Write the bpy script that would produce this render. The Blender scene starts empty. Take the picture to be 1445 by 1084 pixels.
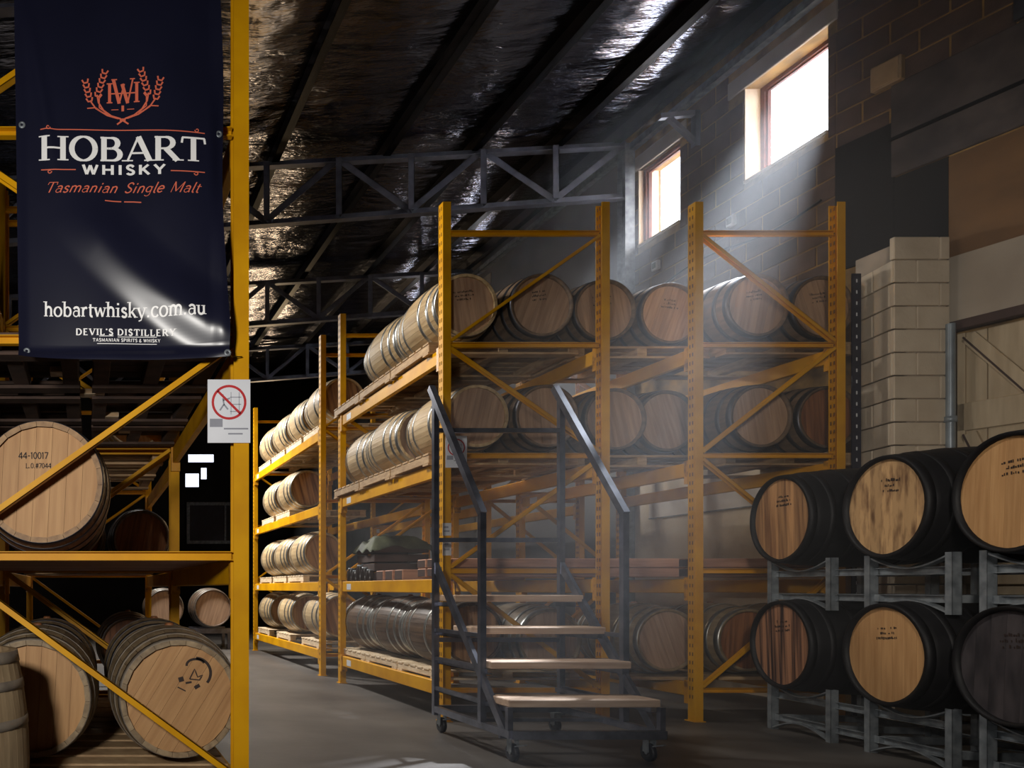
import bpy, math, random
from mathutils import Vector, Matrix
R = random.Random(7)
scene = bpy.context.scene
COL = scene.collection
PI = math.pi

# ------------------------------------------------------------------ camera
FPX, PX, PY, CAMZ = 1052.0, 125.0, 830.0, 1.17
cam_d = bpy.data.cameras.new('camera')
cam = bpy.data.objects.new('camera', cam_d)
COL.objects.link(cam)
cam.location = (0, 0, CAMZ)
cam.rotation_euler = (PI/2, 0, 0)
cam_d.sensor_width = 36.0
cam_d.lens = FPX/1445*36
cam_d.shift_x = (722.5-PX)/1445
cam_d.shift_y = (PY-542)/1445
cam_d.clip_end = 200
scene.camera = cam

# ------------------------------------------------------------------ world, lights, exposure
scene.view_settings.view_transform = 'Standard'
scene.view_settings.look = 'None'
scene.view_settings.gamma = 1.0
scene.view_settings.use_curve_mapping = False
scene.view_settings.exposure = 0.0
w = bpy.data.worlds.new('sky'); scene.world = w
w.use_nodes = True
w.node_tree.nodes['Background'].inputs[0].default_value = (0.86, 0.9, 1.0, 1)
w.node_tree.nodes['Background'].inputs[1].default_value = 12.0

def aim(o, target):
    d = Vector(target)-o.location
    o.rotation_euler = d.to_track_quat('-Z', 'Y').to_euler()
def area(name, loc, target, size, power, col=(1, 1, 1), spread=180, size_y=None):
    l = bpy.data.lights.new(name, 'AREA'); l.energy = power; l.color = col
    l.size = size; l.spread = math.radians(spread)
    if size_y: l.shape = 'RECTANGLE'; l.size_y = size_y
    o = bpy.data.objects.new(name, l); COL.objects.link(o); o.location = loc; aim(o, target)
    return o
def spot(name, loc, target, power, col=(1, 1, 1), angle=60, blend=0.6, radius=0.15):
    l = bpy.data.lights.new(name, 'SPOT'); l.energy = power; l.color = col
    l.spot_size = math.radians(angle); l.spot_blend = blend; l.shadow_soft_size = radius
    o = bpy.data.objects.new(name, l); COL.objects.link(o); o.location = loc; aim(o, target)
    return o
# flash head beside the camera, plus an added unseen spot brightening the dark barrels
area('flash_by_camera', (-0.75, -0.1, 1.8), (0.2, 3.7, 2.1), 0.24, 54, (1.0, 0.96, 0.9), 130)
spot('unseen_fill_right', (1.7, 0.6, 2.9), (6.4, 5.2, 2.5), 400, (1.0, 0.92, 0.82), 58, 0.75, 0.3)
# unseen area lights added over the aisle to brighten its rack faces
area('unseen_aisle_fill', (0.6, 13.2, 5.4), (3.0, 12.0, 1.2), 0.9, 290, (1.0, 0.97, 0.92), 120)
area('unseen_aisle_fill_near', (0.9, 6.6, 5.2), (3.0, 6.6, 1.8), 0.6, 60, (1.0, 0.95, 0.88), 120)
area('warm_lamp_far', (4.7, 19.6, 4.8), (3.0, 14.0, 7.0), 0.8, 45, (1.0, 0.72, 0.42), 180)
# daylight falling through the two windows
DAY = Vector((-2.3, -1.45, -2.9)).normalized()
for nm, c, p in (('daylight_window_near', (7.42, 7.82, 6.2), 36000), ('daylight_window_far', (7.42, 9.51, 6.2), 22000)):
    c = Vector(c); spot(nm, c-DAY*4.5, c, p, (0.86, 0.92, 1.0), 15, 0.5, 0.25)

# ------------------------------------------------------------------ helpers
def lin(c):
    return tuple(((v/255)/12.92 if v/255 <= 0.04045 else ((v/255+0.055)/1.055)**2.4) for v in c)
MATS = {}
def nodes_of(name):
    m = bpy.data.materials.new(name); m.use_nodes = True
    return m, m.node_tree, m.node_tree.nodes['Principled BSDF']
def mat(name, rgb, rough=0.5, metal=0.0, var=0.15, scale=6.0, bump=0.0, stretch=(1, 1, 1), rnd=0.0, rgb2=None, detail=4.0, bscale=None, thresh=None, coat=0.0, spec=None):
    """colour noise between two tones, small per-object shift, optional bump"""
    if name in MATS: return MATS[name]
    m, t, b = nodes_of(name)
    N, L = t.nodes, t.links
    tc = N.new('ShaderNodeTexCoord'); mp = N.new('ShaderNodeMapping'); mp.inputs['Scale'].default_value = stretch
    L.new(tc.outputs['Object'], mp.inputs[0])
    oi = N.new('ShaderNodeObjectInfo')
    ad = N.new('ShaderNodeVectorMath'); ad.operation = 'MULTIPLY_ADD'
    L.new(oi.outputs['Random'], ad.inputs[0]); ad.inputs[1].default_value = (37, 23, 51)
    L.new(mp.outputs[0], ad.inputs[2])
    nz = N.new('ShaderNodeTexNoise'); nz.inputs['Scale'].default_value = scale; nz.inputs['Detail'].default_value = detail
    L.new(ad.outputs[0], nz.inputs['Vector'])
    cr = N.new('ShaderNodeValToRGB')
    c1 = lin(rgb)
    if rgb2 is None: c2 = tuple(v*(1-var*2) for v in c1); c1 = tuple(min(1, v*(1+var)) for v in c1)
    else: c2 = lin(rgb2)
    lo, hi = thresh or (0.3, 0.7)
    cr.color_ramp.elements[0].position = lo; cr.color_ramp.elements[1].position = hi
    cr.color_ramp.elements[0].color = (*c2, 1); cr.color_ramp.elements[1].color = (*c1, 1)
    L.new(nz.outputs['Fac'], cr.inputs[0])
    out = cr.outputs[0]
    if rnd:
        hs = N.new('ShaderNodeHueSaturation')
        mr = N.new('ShaderNodeMapRange'); mr.inputs['To Min'].default_value = 1-rnd; mr.inputs['To Max'].default_value = 1+rnd
        L.new(oi.outputs['Random'], mr.inputs[0]); L.new(mr.outputs[0], hs.inputs['Value']); L.new(out, hs.inputs['Color']); out = hs.outputs[0]
    L.new(out, b.inputs['Base Color'])
    b.inputs['Roughness'].default_value = rough; b.inputs['Metallic'].default_value = metal
    if coat: b.inputs['Coat Weight'].default_value = coat
    if spec is not None: b.inputs['Specular IOR Level'].default_value = spec
    if bump:
        bz = N.new('ShaderNodeTexNoise'); bz.inputs['Scale'].default_value = bscale or scale*2; bz.inputs['Detail'].default_value = 3
        L.new(ad.outputs[0], bz.inputs['Vector'])
        bp = N.new('ShaderNodeBump'); bp.inputs['Strength'].default_value = bump; bp.inputs['Distance'].default_value = 0.02
        L.new(bz.outputs['Fac'], bp.inputs['Height']); L.new(bp.outputs[0], b.inputs['Normal'])
    MATS[name] = m
    return m

YEL = mat('yellow_rack_paint', (216, 156, 4), 0.5, rgb2=(190, 130, 3), scale=3, thresh=(0.3, 0.6), bump=0.05, spec=0.2)
YELWORN = mat('worn_yellow_paint', (205, 142, 14), 0.42, rgb2=(120, 78, 20), scale=14, thresh=(0.32, 0.5), bump=0.1)
SLOT = mat('slot_shadow', (112, 74, 16), 0.8)
OAK = mat('oak_head', (192, 148, 98), 0.62, rgb2=(168, 124, 78), scale=5, stretch=(7, 1, 0.5), rnd=0.05, bump=0.08)
OAKD = mat('oak_head_aged_shaded', (176, 132, 88), 0.65, rgb2=(104, 68, 44), scale=4, stretch=(8, 1, 0.4), rnd=0.22, bump=0.1, thresh=(0.28, 0.62))  # aged oak; on farther aisle rack heads its dark tone stands for shade
OAKS = mat('oak_head_streaked', (158, 112, 82), 0.62, rgb2=(44, 26, 24), scale=3.2, stretch=(9, 1, 0.25), rnd=0.2, bump=0.1, thresh=(0.36, 0.56))
OAKM = mat('oak_head_mottled', (188, 150, 104), 0.62, rgb2=(110, 78, 50), scale=4.5, stretch=(5, 1, 1.2), rnd=0.18, bump=0.1, thresh=(0.3, 0.55))
OAKW = mat('oak_head_weathered', (178, 146, 118), 0.7, rgb2=(146, 114, 90), scale=5, stretch=(7, 1, 0.5), rnd=0.10)
OAKK = mat('oak_head_blackened', (70, 64, 66), 0.6, rgb2=(30, 28, 32), scale=3.5, stretch=(3, 1, 1), rnd=0.05)
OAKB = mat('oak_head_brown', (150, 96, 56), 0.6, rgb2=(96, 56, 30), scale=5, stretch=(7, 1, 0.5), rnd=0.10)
STAVE = mat('oak_stave_grey', (162, 140, 108), 0.6, rgb2=(120, 100, 74), scale=4, stretch=(6, 0.6, 6), rnd=0.14, bump=0.1)
STAVEL = mat('oak_stave_pale', (188, 164, 124), 0.6, rgb2=(150, 124, 88), scale=4, stretch=(6, 0.6, 6), rnd=0.14, bump=0.1)
STAVEM = mat('oak_stave_brown', (118, 96, 74), 0.6, rgb2=(78, 62, 50), scale=4, stretch=(6, 0.6, 6), rnd=0.14, bump=0.1)
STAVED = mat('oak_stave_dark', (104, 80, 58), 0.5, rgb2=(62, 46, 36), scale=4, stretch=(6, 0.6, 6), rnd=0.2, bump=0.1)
BLACK = mat('black_barrel_paint', (20, 19, 21), 0.55, var=0.2, scale=8, bump=0.08, spec=0.25)
HOOP = mat('galvanised_hoop', (168, 168, 164), 0.33, 0.9, var=0.15, scale=9, rnd=0.1)
HOOPG = mat('dull_grey_hoop', (150, 138, 122), 0.6, 0.3, rgb2=(112, 102, 92), scale=9)
STAVEB = mat('oak_stave_tan', (168, 132, 90), 0.6, rgb2=(128, 96, 64), scale=4, stretch=(6, 0.6, 6), rnd=0.12, bump=0.1)
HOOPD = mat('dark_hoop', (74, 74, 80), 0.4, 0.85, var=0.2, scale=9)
INK = mat('stencil_ink', (44, 30, 24), 0.7)
PAL = mat('pallet_timber', (190, 160, 120), 0.7, rgb2=(150, 118, 84), scale=4, stretch=(2, 2, 8), rnd=0.18)
PALD = mat('aged_shaded_timber', (84, 62, 50), 0.8, rgb2=(52, 38, 32), scale=4, stretch=(2, 2, 8), rnd=0.2)  # aged timber, darkened to stand in for shade under the upper shelf
PALP = mat('pale_pallet_timber', (226, 206, 176), 0.7, rgb2=(190, 166, 132), scale=4, stretch=(2, 2, 8), rnd=0.10)
PALR = mat('reddish_timber', (196, 148, 122), 0.7, rgb2=(152, 108, 88), scale=3, stretch=(0.6, 6, 8), rnd=0.14)
TREAD = mat('tread_timber', (208, 180, 154), 0.6, rgb2=(172, 142, 118), scale=3, stretch=(0.7, 8, 8), rnd=0.08, bump=0.05)
STEEL = mat('grey_step_steel', (128, 130, 142), 0.3, 0.85, var=0.2, scale=8)
TRUSS = mat('truss_steel', (104, 106, 118), 0.45, 0.3, var=0.2, scale=5)
PURL = mat('purlin_steel', (17, 17, 22), 0.38, 0.5, var=0.25, scale=6)
GALV = mat('galvanised_steel', (146, 152, 156), 0.42, 0.35, rgb2=(98, 104, 110), scale=14, rnd=0.05)
NAVY = mat('navy_post_paint', (24, 26, 46), 0.4, var=0.2)
RUBBER = mat('caster_rubber', (24, 25, 34), 0.5)
WHITE = mat('white_sign_sheet', (228, 230, 236), 0.45, var=0.03)
PALW = mat('white_strip_colour', (236, 228, 220), 0.6, var=0.04)
RED = mat('sign_red', (196, 40, 44), 0.5, var=0.05)
SGREY = mat('sign_grey_print', (150, 152, 162), 0.6, var=0.05)
LBL = mat('white_sticker', (214, 216, 220), 0.5, var=0.06)
BLOCK = mat('dark_concrete_block', (104, 84, 74), 0.85, rgb2=(74, 58, 52), scale=3.5, rnd=0.18, bump=0.25, bscale=40)
MORTAR = mat('mortar_ochre', (176, 138, 78), 0.9, rgb2=(96, 76, 52), scale=5, bump=0.2)
WBLOCK = mat('white_painted_block', (226, 210, 186), 0.75, rgb2=(202, 184, 160), scale=3, rnd=0.05, bump=0.15, bscale=30)
WMORT = mat('white_mortar', (176, 162, 146), 0.85, var=0.1)
RENDER = mat('grey_wall_render', (120, 118, 118), 0.9, rgb2=(96, 92, 92), scale=1.2, bump=0.1)
CONC = mat('concrete_lintel', (92, 82, 80), 0.8, rgb2=(56, 50, 50), scale=4, bump=0.25)
SHELL = mat('dark_shell_wall', (34, 31, 32), 0.9, var=0.2, scale=1.0)
TAN = mat('tan_panel', (128, 92, 54), 0.7, rgb2=(96, 68, 40), scale=2, stretch=(1, 1, 1.5))
CREAM = mat('cream_lintel', (176, 164, 148), 0.7, rgb2=(150, 138, 124), scale=2)
DOORP = mat('cream_door_paint', (202, 184, 154), 0.65, rgb2=(176, 156, 126), scale=3, stretch=(6, 6, 0.6), rnd=0.06)
DARKW = mat('dark_timber_edge', (70, 50, 44), 0.7)
PIPE = mat('pipe_grey', (140, 150, 158), 0.4, 0.3)
WFRAME = mat('red_brown_window_frame', (120, 66, 46), 0.6, rgb2=(82, 44, 32), scale=10)
BOXB = mat('beige_box', (190, 160, 120), 0.6, rgb2=(150, 124, 92), scale=5)
FLOORM = mat('concrete_floor', (98, 93, 88), 0.5, rgb2=(66, 61, 58), scale=1.3, bump=0.06, bscale=18, detail=6)
BANNER = mat('navy_vinyl_banner', (25, 26, 44), 0.31, var=0.06, scale=3)
CORAL = mat('coral_print', (226, 112, 84), 0.5, var=0.04)
PRINTW = mat('white_print', (252, 251, 250), 0.45, var=0.02)

# foil sarking: wrinkled reflective sheet
def foil():
    m, t, b = nodes_of('foil_sarking'); N, L = t.nodes, t.links
    tc = N.new('ShaderNodeTexCoord')
    mp = N.new('ShaderNodeMapping'); mp.inputs['Scale'].default_value = (0.6, 2.2, 1); L.new(tc.outputs['Object'], mp.inputs[0])
    n1 = N.new('ShaderNodeTexNoise'); n1.inputs['Scale'].default_value = 1.5; n1.inputs['Detail'].default_value = 5; n1.inputs['Roughness'].default_value = 0.6
    L.new(mp.outputs[0], n1.inputs['Vector'])
    n2 = N.new('ShaderNodeTexNoise'); n2.inputs['Scale'].default_value = 0.9; n2.inputs['Detail'].default_value = 2
    L.new(tc.outputs['Object'], n2.inputs['Vector'])
    wv = N.new('ShaderNodeTexWave'); wv.bands_direction = 'Y'; wv.inputs['Scale'].default_value = 1.3; wv.inputs['Distortion'].default_value = 5.0
    L.new(tc.outputs['Object'], wv.inputs['Vector'])
    sp = N.new('ShaderNodeSeparateXYZ'); L.new(tc.outputs['Object'], sp.inputs[0])
    mr = N.new('ShaderNodeMapRange'); mr.inputs['From Min'].default_value = 8.0; mr.inputs['From Max'].default_value = 11.0; mr.inputs['To Min'].default_value = 0.55; mr.inputs['To Max'].default_value = 1.5
    L.new(sp.outputs['Y'], mr.inputs[0])
    mu = N.new('ShaderNodeMath'); mu.operation = 'MULTIPLY'; L.new(n1.outputs['Fac'], mu.inputs[0]); L.new(mr.outputs[0], mu.inputs[1])
    a1 = N.new('ShaderNodeMath'); a1.operation = 'MULTIPLY_ADD'; L.new(n2.outputs['Fac'], a1.inputs[0]); a1.inputs[1].default_value = 1.4; L.new(mu.outputs[0], a1.inputs[2])
    a2 = N.new('ShaderNodeMath'); a2.operation = 'MULTIPLY_ADD'; L.new(wv.outputs['Fac'], a2.inputs[0]); a2.inputs[1].default_value = 0.06; L.new(a1.outputs[0], a2.inputs[2])
    bp = N.new('ShaderNodeBump'); bp.inputs['Strength'].default_value = 0.6; bp.inputs['Distance'].default_value = 0.10
    L.new(a2.outputs[0], bp.inputs['Height']); L.new(bp.outputs[0], b.inputs['Normal'])
    b.inputs['Base Color'].default_value = (*lin((136, 137, 148)), 1)
    b.inputs['Metallic'].default_value = 1.0; b.inputs['Roughness'].default_value = 0.17
    return m
FOIL = foil()
def glassm():
    m = bpy.data.materials.new('dusty_window_glass'); m.use_nodes = True; t = m.node_tree; N, L = t.nodes, t.links
    N.remove(N['Principled BSDF'])
    tr = N.new('ShaderNodeBsdfTransparent'); gl = N.new('ShaderNodeBsdfGlossy'); gl.inputs['Roughness'].default_value = 0.05
    mx = N.new('ShaderNodeMixShader'); mx.inputs[0].default_value = 0.06
    L.new(tr.outputs[0], mx.inputs[1]); L.new(gl.outputs[0], mx.inputs[2]); L.new(mx.outputs[0], N['Material Output'].inputs[0])
    return m
GLASS = glassm()
def emit(name, rgb, s):
    m = bpy.data.materials.new(name); m.use_nodes = True; b = m.node_tree.nodes['Principled BSDF']
    b.inputs['Base Color'].default_value = (*rgb, 1); b.inputs['Emission Color'].default_value = (*rgb, 1); b.inputs['Emission Strength'].default_value = s
    return m
LITWIN = emit('lit_window_pane', (0.85, 0.9, 1.0), 1.6)

class MB:
    def __init__(s): s.v = []; s.f = []; s.sm = set()
    def add(s, vs, fs, smooth=False):
        o = len(s.v); s.v += [tuple(p) for p in vs]
        for f in fs:
            if smooth: s.sm.add(len(s.f))
            s.f.append(tuple(i+o for i in f))
        return s
    def box(s, x0, x1, y0, y1, z0, z1, bev=0.0):
        if bev <= 0:
            vs = [(x, y, z) for z in (z0, z1) for y in (y0, y1) for x in (x0, x1)]
            return s.add(vs, [(0, 2, 3, 1), (4, 5, 7, 6), (0, 1, 5, 4), (2, 6, 7, 3), (0, 4, 6, 2), (1, 3, 7, 5)])
        b = bev
        ring = lambda i, z: [(x0+i, y0+b, z), (x0+b, y0+i, z), (x1-b, y0+i, z), (x1-i, y0+b, z), (x1-i, y1-b, z), (x1-b, y1-i, z), (x0+b, y1-i, z), (x0+i, y1-b, z)]
        vs = ring(b, z0)+ring(0, z0+b)+ring(0, z1-b)+ring(b, z1)
        fs = [tuple(range(7, -1, -1)), tuple(range(24, 32))]
        for k in range(3):
            for i in range(8): j = (i+1) % 8; fs.append((k*8+i, k*8+j, k*8+8+j, k*8+8+i))
        return s.add(vs, fs)
    def bar(s, a, b, w, h, up=(0, 0, 1)):
        """rectangular bar from a to b, w across, h along 'up'"""
        a, b = Vector(a), Vector(b); d = (b-a).normalized(); up = Vector(up)
        sd = d.cross(up)
        if sd.length < 1e-4: sd = d.cross(Vector((1, 0, 0)))
        sd.normalize(); u = sd.cross(d).normalized()
        vs = []
        for p in (a, b):
            for i, j in ((-1, -1), (1, -1), (1, 1), (-1, 1)): vs.append(p+sd*(i*w/2)+u*(j*h/2))
        return s.add(vs, [(0, 1, 2, 3), (7, 6, 5, 4), (0, 4, 5, 1), (1, 5, 6, 2), (2, 6, 7, 3), (3, 7, 4, 0)])
    def angle(s, a, b, w, t=0.008, up=(0, 0, 1), flip=1):
        """L-section steel angle from a to b"""
        a, b = Vector(a), Vector(b); d = (b-a).normalized(); up = Vector(up)
        sd = d.cross(up)
        if sd.length < 1e-4: sd = d.cross(Vector((1, 0, 0)))
        sd.normalize(); u = sd.cross(d).normalized()
        o = sd*(-flip*w/2)+u*(-w/2)
        s.bar(a+u*(-w/2+t/2), b+u*(-w/2+t/2), w, t, up)
        s.bar(a+sd*(-flip*(w/2-t/2)), b+sd*(-flip*(w/2-t/2)), t, w, up)
        return s
    def chan(s, a, b, w, h, t=0.006, up=(0, 0, 1)):
        """C-section: web on one side (w across, h deep along up)"""
        a, b = Vector(a), Vector(b); d = (b-a).normalized(); up = Vector(up)
        sd = d.cross(up)
        if sd.length < 1e-4: sd = d.cross(Vector((1, 0, 0)))
        sd.normalize(); u = sd.cross(d).normalized()
        s.bar(a+u*(h/2-t/2), b+u*(h/2-t/2), w, t, up); s.bar(a-u*(h/2-t/2), b-u*(h/2-t/2), w, t, up)
        s.bar(a-sd*(w/2-t/2), b-sd*(w/2-t/2), t, h, up)
        return s
    def tube(s, pts, r, n=8, caps=True):
        pts = [Vector(p) for p in pts]; rings = []
        pn = None
        for i, p in enumerate(pts):
            d = (pts[min(i+1, len(pts)-1)]-pts[max(i-1, 0)]).normalized()
            if pn is None:
                pn = d.cross(Vector((0, 0, 1)))
                if pn.length < 1e-3: pn = d.cross(Vector((1, 0, 0)))
            pn = (pn-d*pn.dot(d)).normalized(); q = d.cross(pn)
            rings.append([p+pn*(r*math.cos(2*PI*k/n))+q*(r*math.sin(2*PI*k/n)) for k in range(n)])
        vs = [v for rg in rings for v in rg]; fs = []
        for i in range(len(pts)-1):
            for k in range(n): j = (k+1) % n; fs.append((i*n+k, i*n+j, i*n+n+j, i*n+n+k))
        s.add(vs, fs, True)
        if caps: s.add(rings[0], [tuple(range(n-1, -1, -1))]); s.add(rings[-1], [tuple(range(n))])
        return s
    def lathe(s, prof, n=32, axis='Z', smooth=True, close=False, phase=0.0):
        """prof: list of (r, h)"""
        vs = []
        for r, h in prof:
            for k in range(n):
                a = 2*PI*k/n+phase; c, q = r*math.cos(a), r*math.sin(a)
                vs.append((c, q, h) if axis == 'Z' else (c, h, q) if axis == 'Y' else (h, c, q))
        fs = []; m = len(prof)
        for i in range(m if close else m-1):
            i2 = (i+1) % m
            for k in range(n):
                j = (k+1) % n; f = (i*n+k, i*n+j, i2*n+j, i2*n+k)
                fs.append(f if axis != 'Y' else f[::-1])
        return s.add(vs, fs, smooth)
    def prism(s, poly, a, b):
        """poly in XZ, extruded along Y from a to b"""
        n = len(poly)
        vs = [(x, a, z) for x, z in poly]+[(x, b, z) for x, z in poly]
        fs = [tuple(range(n)), tuple(range(2*n-1, n-1, -1))]+[(i, n+i, n+(i+1) % n, (i+1) % n) for i in range(n)]
        return s.add(vs, fs)
    def mesh(s, name, m):
        me = bpy.data.meshes.new(name); me.from_pydata(s.v, [], s.f)
        for i in s.sm: me.polygons[i].use_smooth = True
        me.materials.append(m); me.update()
        return me
    def build(s, name, m, parent=None, **kw): return obj(name, s.mesh(name, m), parent, **kw)

def obj(name, me, parent=None, loc=None, rot=None):
    o = bpy.data.objects.new(name, me); COL.objects.link(o)
    if parent is not None: o.parent = parent
    if loc is not None: o.location = loc
    if rot is not None: o.rotation_euler = rot
    return o
def tag(o, label, cat, group=None, kind=None):
    o['label'] = label; o['category'] = cat
    if group: o['group'] = group
    if kind: o['kind'] = kind
    return o
def thing(name, label, cat, loc=(0, 0, 0), rz=0, group=None):
    return tag(obj(name, None, None, loc, (0, 0, rz)), label, cat, group)
def W(px, py, y):
    """world point seen at pixel px, py at depth y (used to size the layout)"""
    return Vector(((px-PX)/FPX*y, y, CAMZ+(PY-py)/FPX*y))
ORD = ['first', 'second', 'third', 'fourth', 'fifth', 'sixth', 'seventh', 'eighth', 'ninth']

# ------------------------------------------------------------------ the building
XW, EAVE = 7.30, 7.05
def roof_z(x): return 7.34-0.056*(XW-x)
fl = MB(); fl.box(-9, 11.2, -5.2, 22.2, -0.2, 0); tag(fl.build('floor', FLOORM), 'smooth grey concrete warehouse floor', 'floor', kind='structure')

# ceiling: foil blanket sagging between the purlins
PURX = [-7.4, -6.0, -4.6, -3.2, -1.8, -0.4, 1.05, 2.5, 4.0, 5.2, 6.32, 7.12]
cv, cf = [], []
nx, ny = 150, 60
for j in range(ny+1):
    y = -5+31*j/ny
    for i in range(nx+1):
        x = -9+16.7*i/nx
        z = roof_z(x)
        for a, b in zip(PURX[:-1], PURX[1:]):
            if a < x < b:
                u = (x-a)/(b-a); z -= (0.035+0.02*math.sin(y*1.7+a*3)+0.015*math.sin(y*4.1+a))*math.sin(PI*u)
        cv.append((x, y, z))
for j in range(ny):
    for i in range(nx):
        k = j*(nx+1)+i; cf.append((k, k+nx+1, k+nx+2, k+1))
cm = MB(); cm.add(cv, cf, True)
ceil = tag(cm.build('ceiling', FOIL), 'wrinkled silver foil roof lining sagging between dark purlins', 'ceiling', kind='structure')
pm = MB(); pm.box(-9.2, 7.6, -5.2, 22.2, 7.75, 7.9); pm.box(7.6, 11.2, -5.2, 7.25, 7.75, 7.9); pm.build('roof_sheet', SHELL, ceil)
for x in PURX:
    z = roof_z(x)-0.06
    m = MB(); m.chan((x, -5, z-0.02), (x, 26, z-0.02), 0.065, 0.16, 0.006)
    m.bar((x+0.05, -5, z-0.095), (x+0.05, 26, z-0.095), 0.035, 0.012)
    m.build('purlin', PURL, ceil)

# outer shell
def shellwall(name, a, b, label):
    m = MB(); m.box(*a, *b); return None
for nm, bx, lb in (('wall_left', (-9.2, -9, -5, 26, 0, 7.9), 'dark left side wall of the warehouse'),
                   ('wall_back', (-9, 11.2, -5.2, -5, 0, 7.9), 'dark wall behind the viewer'),
                   ('wall_end', (-9, 7.3, 22.0, 22.2, 0, 7.9), 'dark far end wall of the warehouse')):
    m = MB(); m.box(*bx); tag(m.build(nm, SHELL), lb, 'wall', kind='structure')

# right wall: straight part (y > 7.28) with two windows, then a part turned 16 degrees
WINS = [(7.36, 8.30, 5.69, 6.72), (9.20, 9.90, 5.71, 6.71), (13.6, 14.3, 5.7, 6.7), (16.0, 16.7, 5.7, 6.7)]      # y0 y1 z0 z1
YB = 7.28
wr = MB()
def wall_cells(m, x0, x1, y0, y1, z0, z1, holes):
    ys = sorted({y0, y1, *[v for h in holes for v in h[:2]]}); zs = sorted({z0, z1, *[v for h in holes for v in h[2:]]})
    for ya, yb in zip(ys[:-1], ys[1:]):
        for za, zb in zip(zs[:-1], zs[1:]):
            if any(h[0] < (ya+yb)/2 < h[1] and h[2] < (za+zb)/2 < h[3] for h in holes): continue
            m.box(x0, x1, ya, yb, za, zb)
wall_cells(wr, XW, XW+0.3, YB, 10.25, 0, 7.8, WINS[:2])
wall_r = tag(wr.build('wall_right', MORTAR), 'dark concrete block side wall with two small high windows', 'wall', kind='structure')
m = MB(); wall_cells(m, XW-0.006, XW+0.3, 10.25, 22.2, 0, 7.8, WINS[2:]); m.build('rendered_wall', RENDER, wall_r)
m = MB(); m.box(XW-0.012, XW, YB+0.02, 10.25, 0, 3.0); m.build('white_painted_dado', WBLOCK, wall_r)

BLKC = {}
def block_mesh(l, h, mt):
    k = (round(l, 3), round(h, 3), mt.name)
    if k not in BLKC: BLKC[k] = MB().box(-0.008, 0.05, 0, l, 0, h, 0.006).mesh('brick', mt)
    return BLKC[k]
def lay_blocks(parent, length, z0, z1, holes, mt, L=0.386, H=0.186, g=0.015, seed=1, t0=0.0):
    """blocks in the local YZ plane, facing -X"""
    z = z0; row = 0
    while z+H*0.6 < z1:
        h = min(H, z1-z)
        t = t0-(0.5*(L+g) if row % 2 else 0)
        while t < length:
            a, b = max(t, t0), min(t+L, length)
            segs = [(a, b)]
            for hy0, hy1, hz0, hz1 in holes:
                if z < hz1-0.02 and z+h > hz0+0.02:
                    ns = []
                    for p, q in segs:
                        if q <= hy0 or p >= hy1: ns.append((p, q)); continue
                        if p < hy0: ns.append((p, hy0-0.004))
                        if q > hy1: ns.append((hy1+0.004, q))
                    segs = ns
            for p, q in segs:
                if q-p > 0.04: obj('brick', block_mesh(q-p, h, mt), parent, (0, p, z))
            t += L+g
        z += H+g; row += 1
bl = obj('block_facing', None, wall_r, (XW, YB, 0))
holes = [(a-YB-0.0, b-YB, c, d) for a, b, c, d in WINS[:2]]+[(a-YB-0.1, b-YB+0.2, d, d+0.19) for a, b, c, d in WINS[:2]]
lay_blocks(bl, 10.25-YB, 4.2, 7.0, holes, BLOCK)

# windows: lintel, reveal, timber frame, pane
for i, (y0, y1, z0, z1) in enumerate(WINS):
    wn = tag(obj('window_%d' % (i+1), None, None, (XW, y0, z0)), ['small high window with deep pale reveal and red-brown frame, nearer one', 'small high window with red-brown frame beside the steel wall column', 'high window in the grey wall behind the top shelf barrels, third along', 'high window in the grey wall, farthest along behind the top barrels'][i], 'window', kind='structure')
    ww, hh = y1-y0, z1-z0
    dp = 0.17 if i == 0 else 0.06
    m = MB(); m.box(-0.02, 0.12 if i == 0 else 0.05, -0.1, ww+0.2, hh, hh+0.19, 0.008); m.build('concrete_lintel', CREAM, wn)
    m = MB(); m.box(0.0, 0.26, ww-0.012, ww, 0, hh); m.build('reveal_side', WBLOCK, wn)
    m = MB(); m.box(-0.02, 0.26, 0, ww-0.012, -0.03, 0.004); m.build('sill', WBLOCK, wn)
    f = MB(); t = 0.045
    f.box(dp, dp+0.08, ww-t-0.012, ww-0.012, 0.004, hh); f.box(dp, dp+0.08, 0, t*0.4, 0.004, hh)
    f.box(dp, dp+0.08, t*0.4, ww-t-0.012, hh-t, hh); f.box(dp, dp+0.08, t*0.4, ww-t-0.012, 0.004, 0.03)
    f.build('window_frame', WFRAME, wn)
    f = MB(); f.box(dp+0.025, dp+0.06, ww-t-0.03, ww-t-0.012, 0.03, hh-t); f.box(dp+0.025, dp+0.06, t*0.4, ww-t-0.03, hh-t-0.02, hh-t); f.build('sash', WFRAME, wn)
    p = MB(); p.box(dp+0.04, dp+0.046, t*0.4, ww-t-0.03, 0.03, hh-t-0.02); p.build('pane', GLASS, wn)

# eave strip, wall column, bracket
m = MB(); m.angle((XW-0.05, YB-0.2, EAVE), (XW-0.05, 22, EAVE), 0.09, 0.01); tag(m.build('trim_1', GALV), 'pale steel angle running along the top of the block wall', 'trim', kind='structure')

# nearer part of the right wall, turned to face the room a little
A16 = math.radians(16)
wf = tag(obj('wall_right_front', None, None, (XW, YB, 0), (0, 0, A16)), 'block wall above the cream timber door', 'wall', kind='structure')
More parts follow.
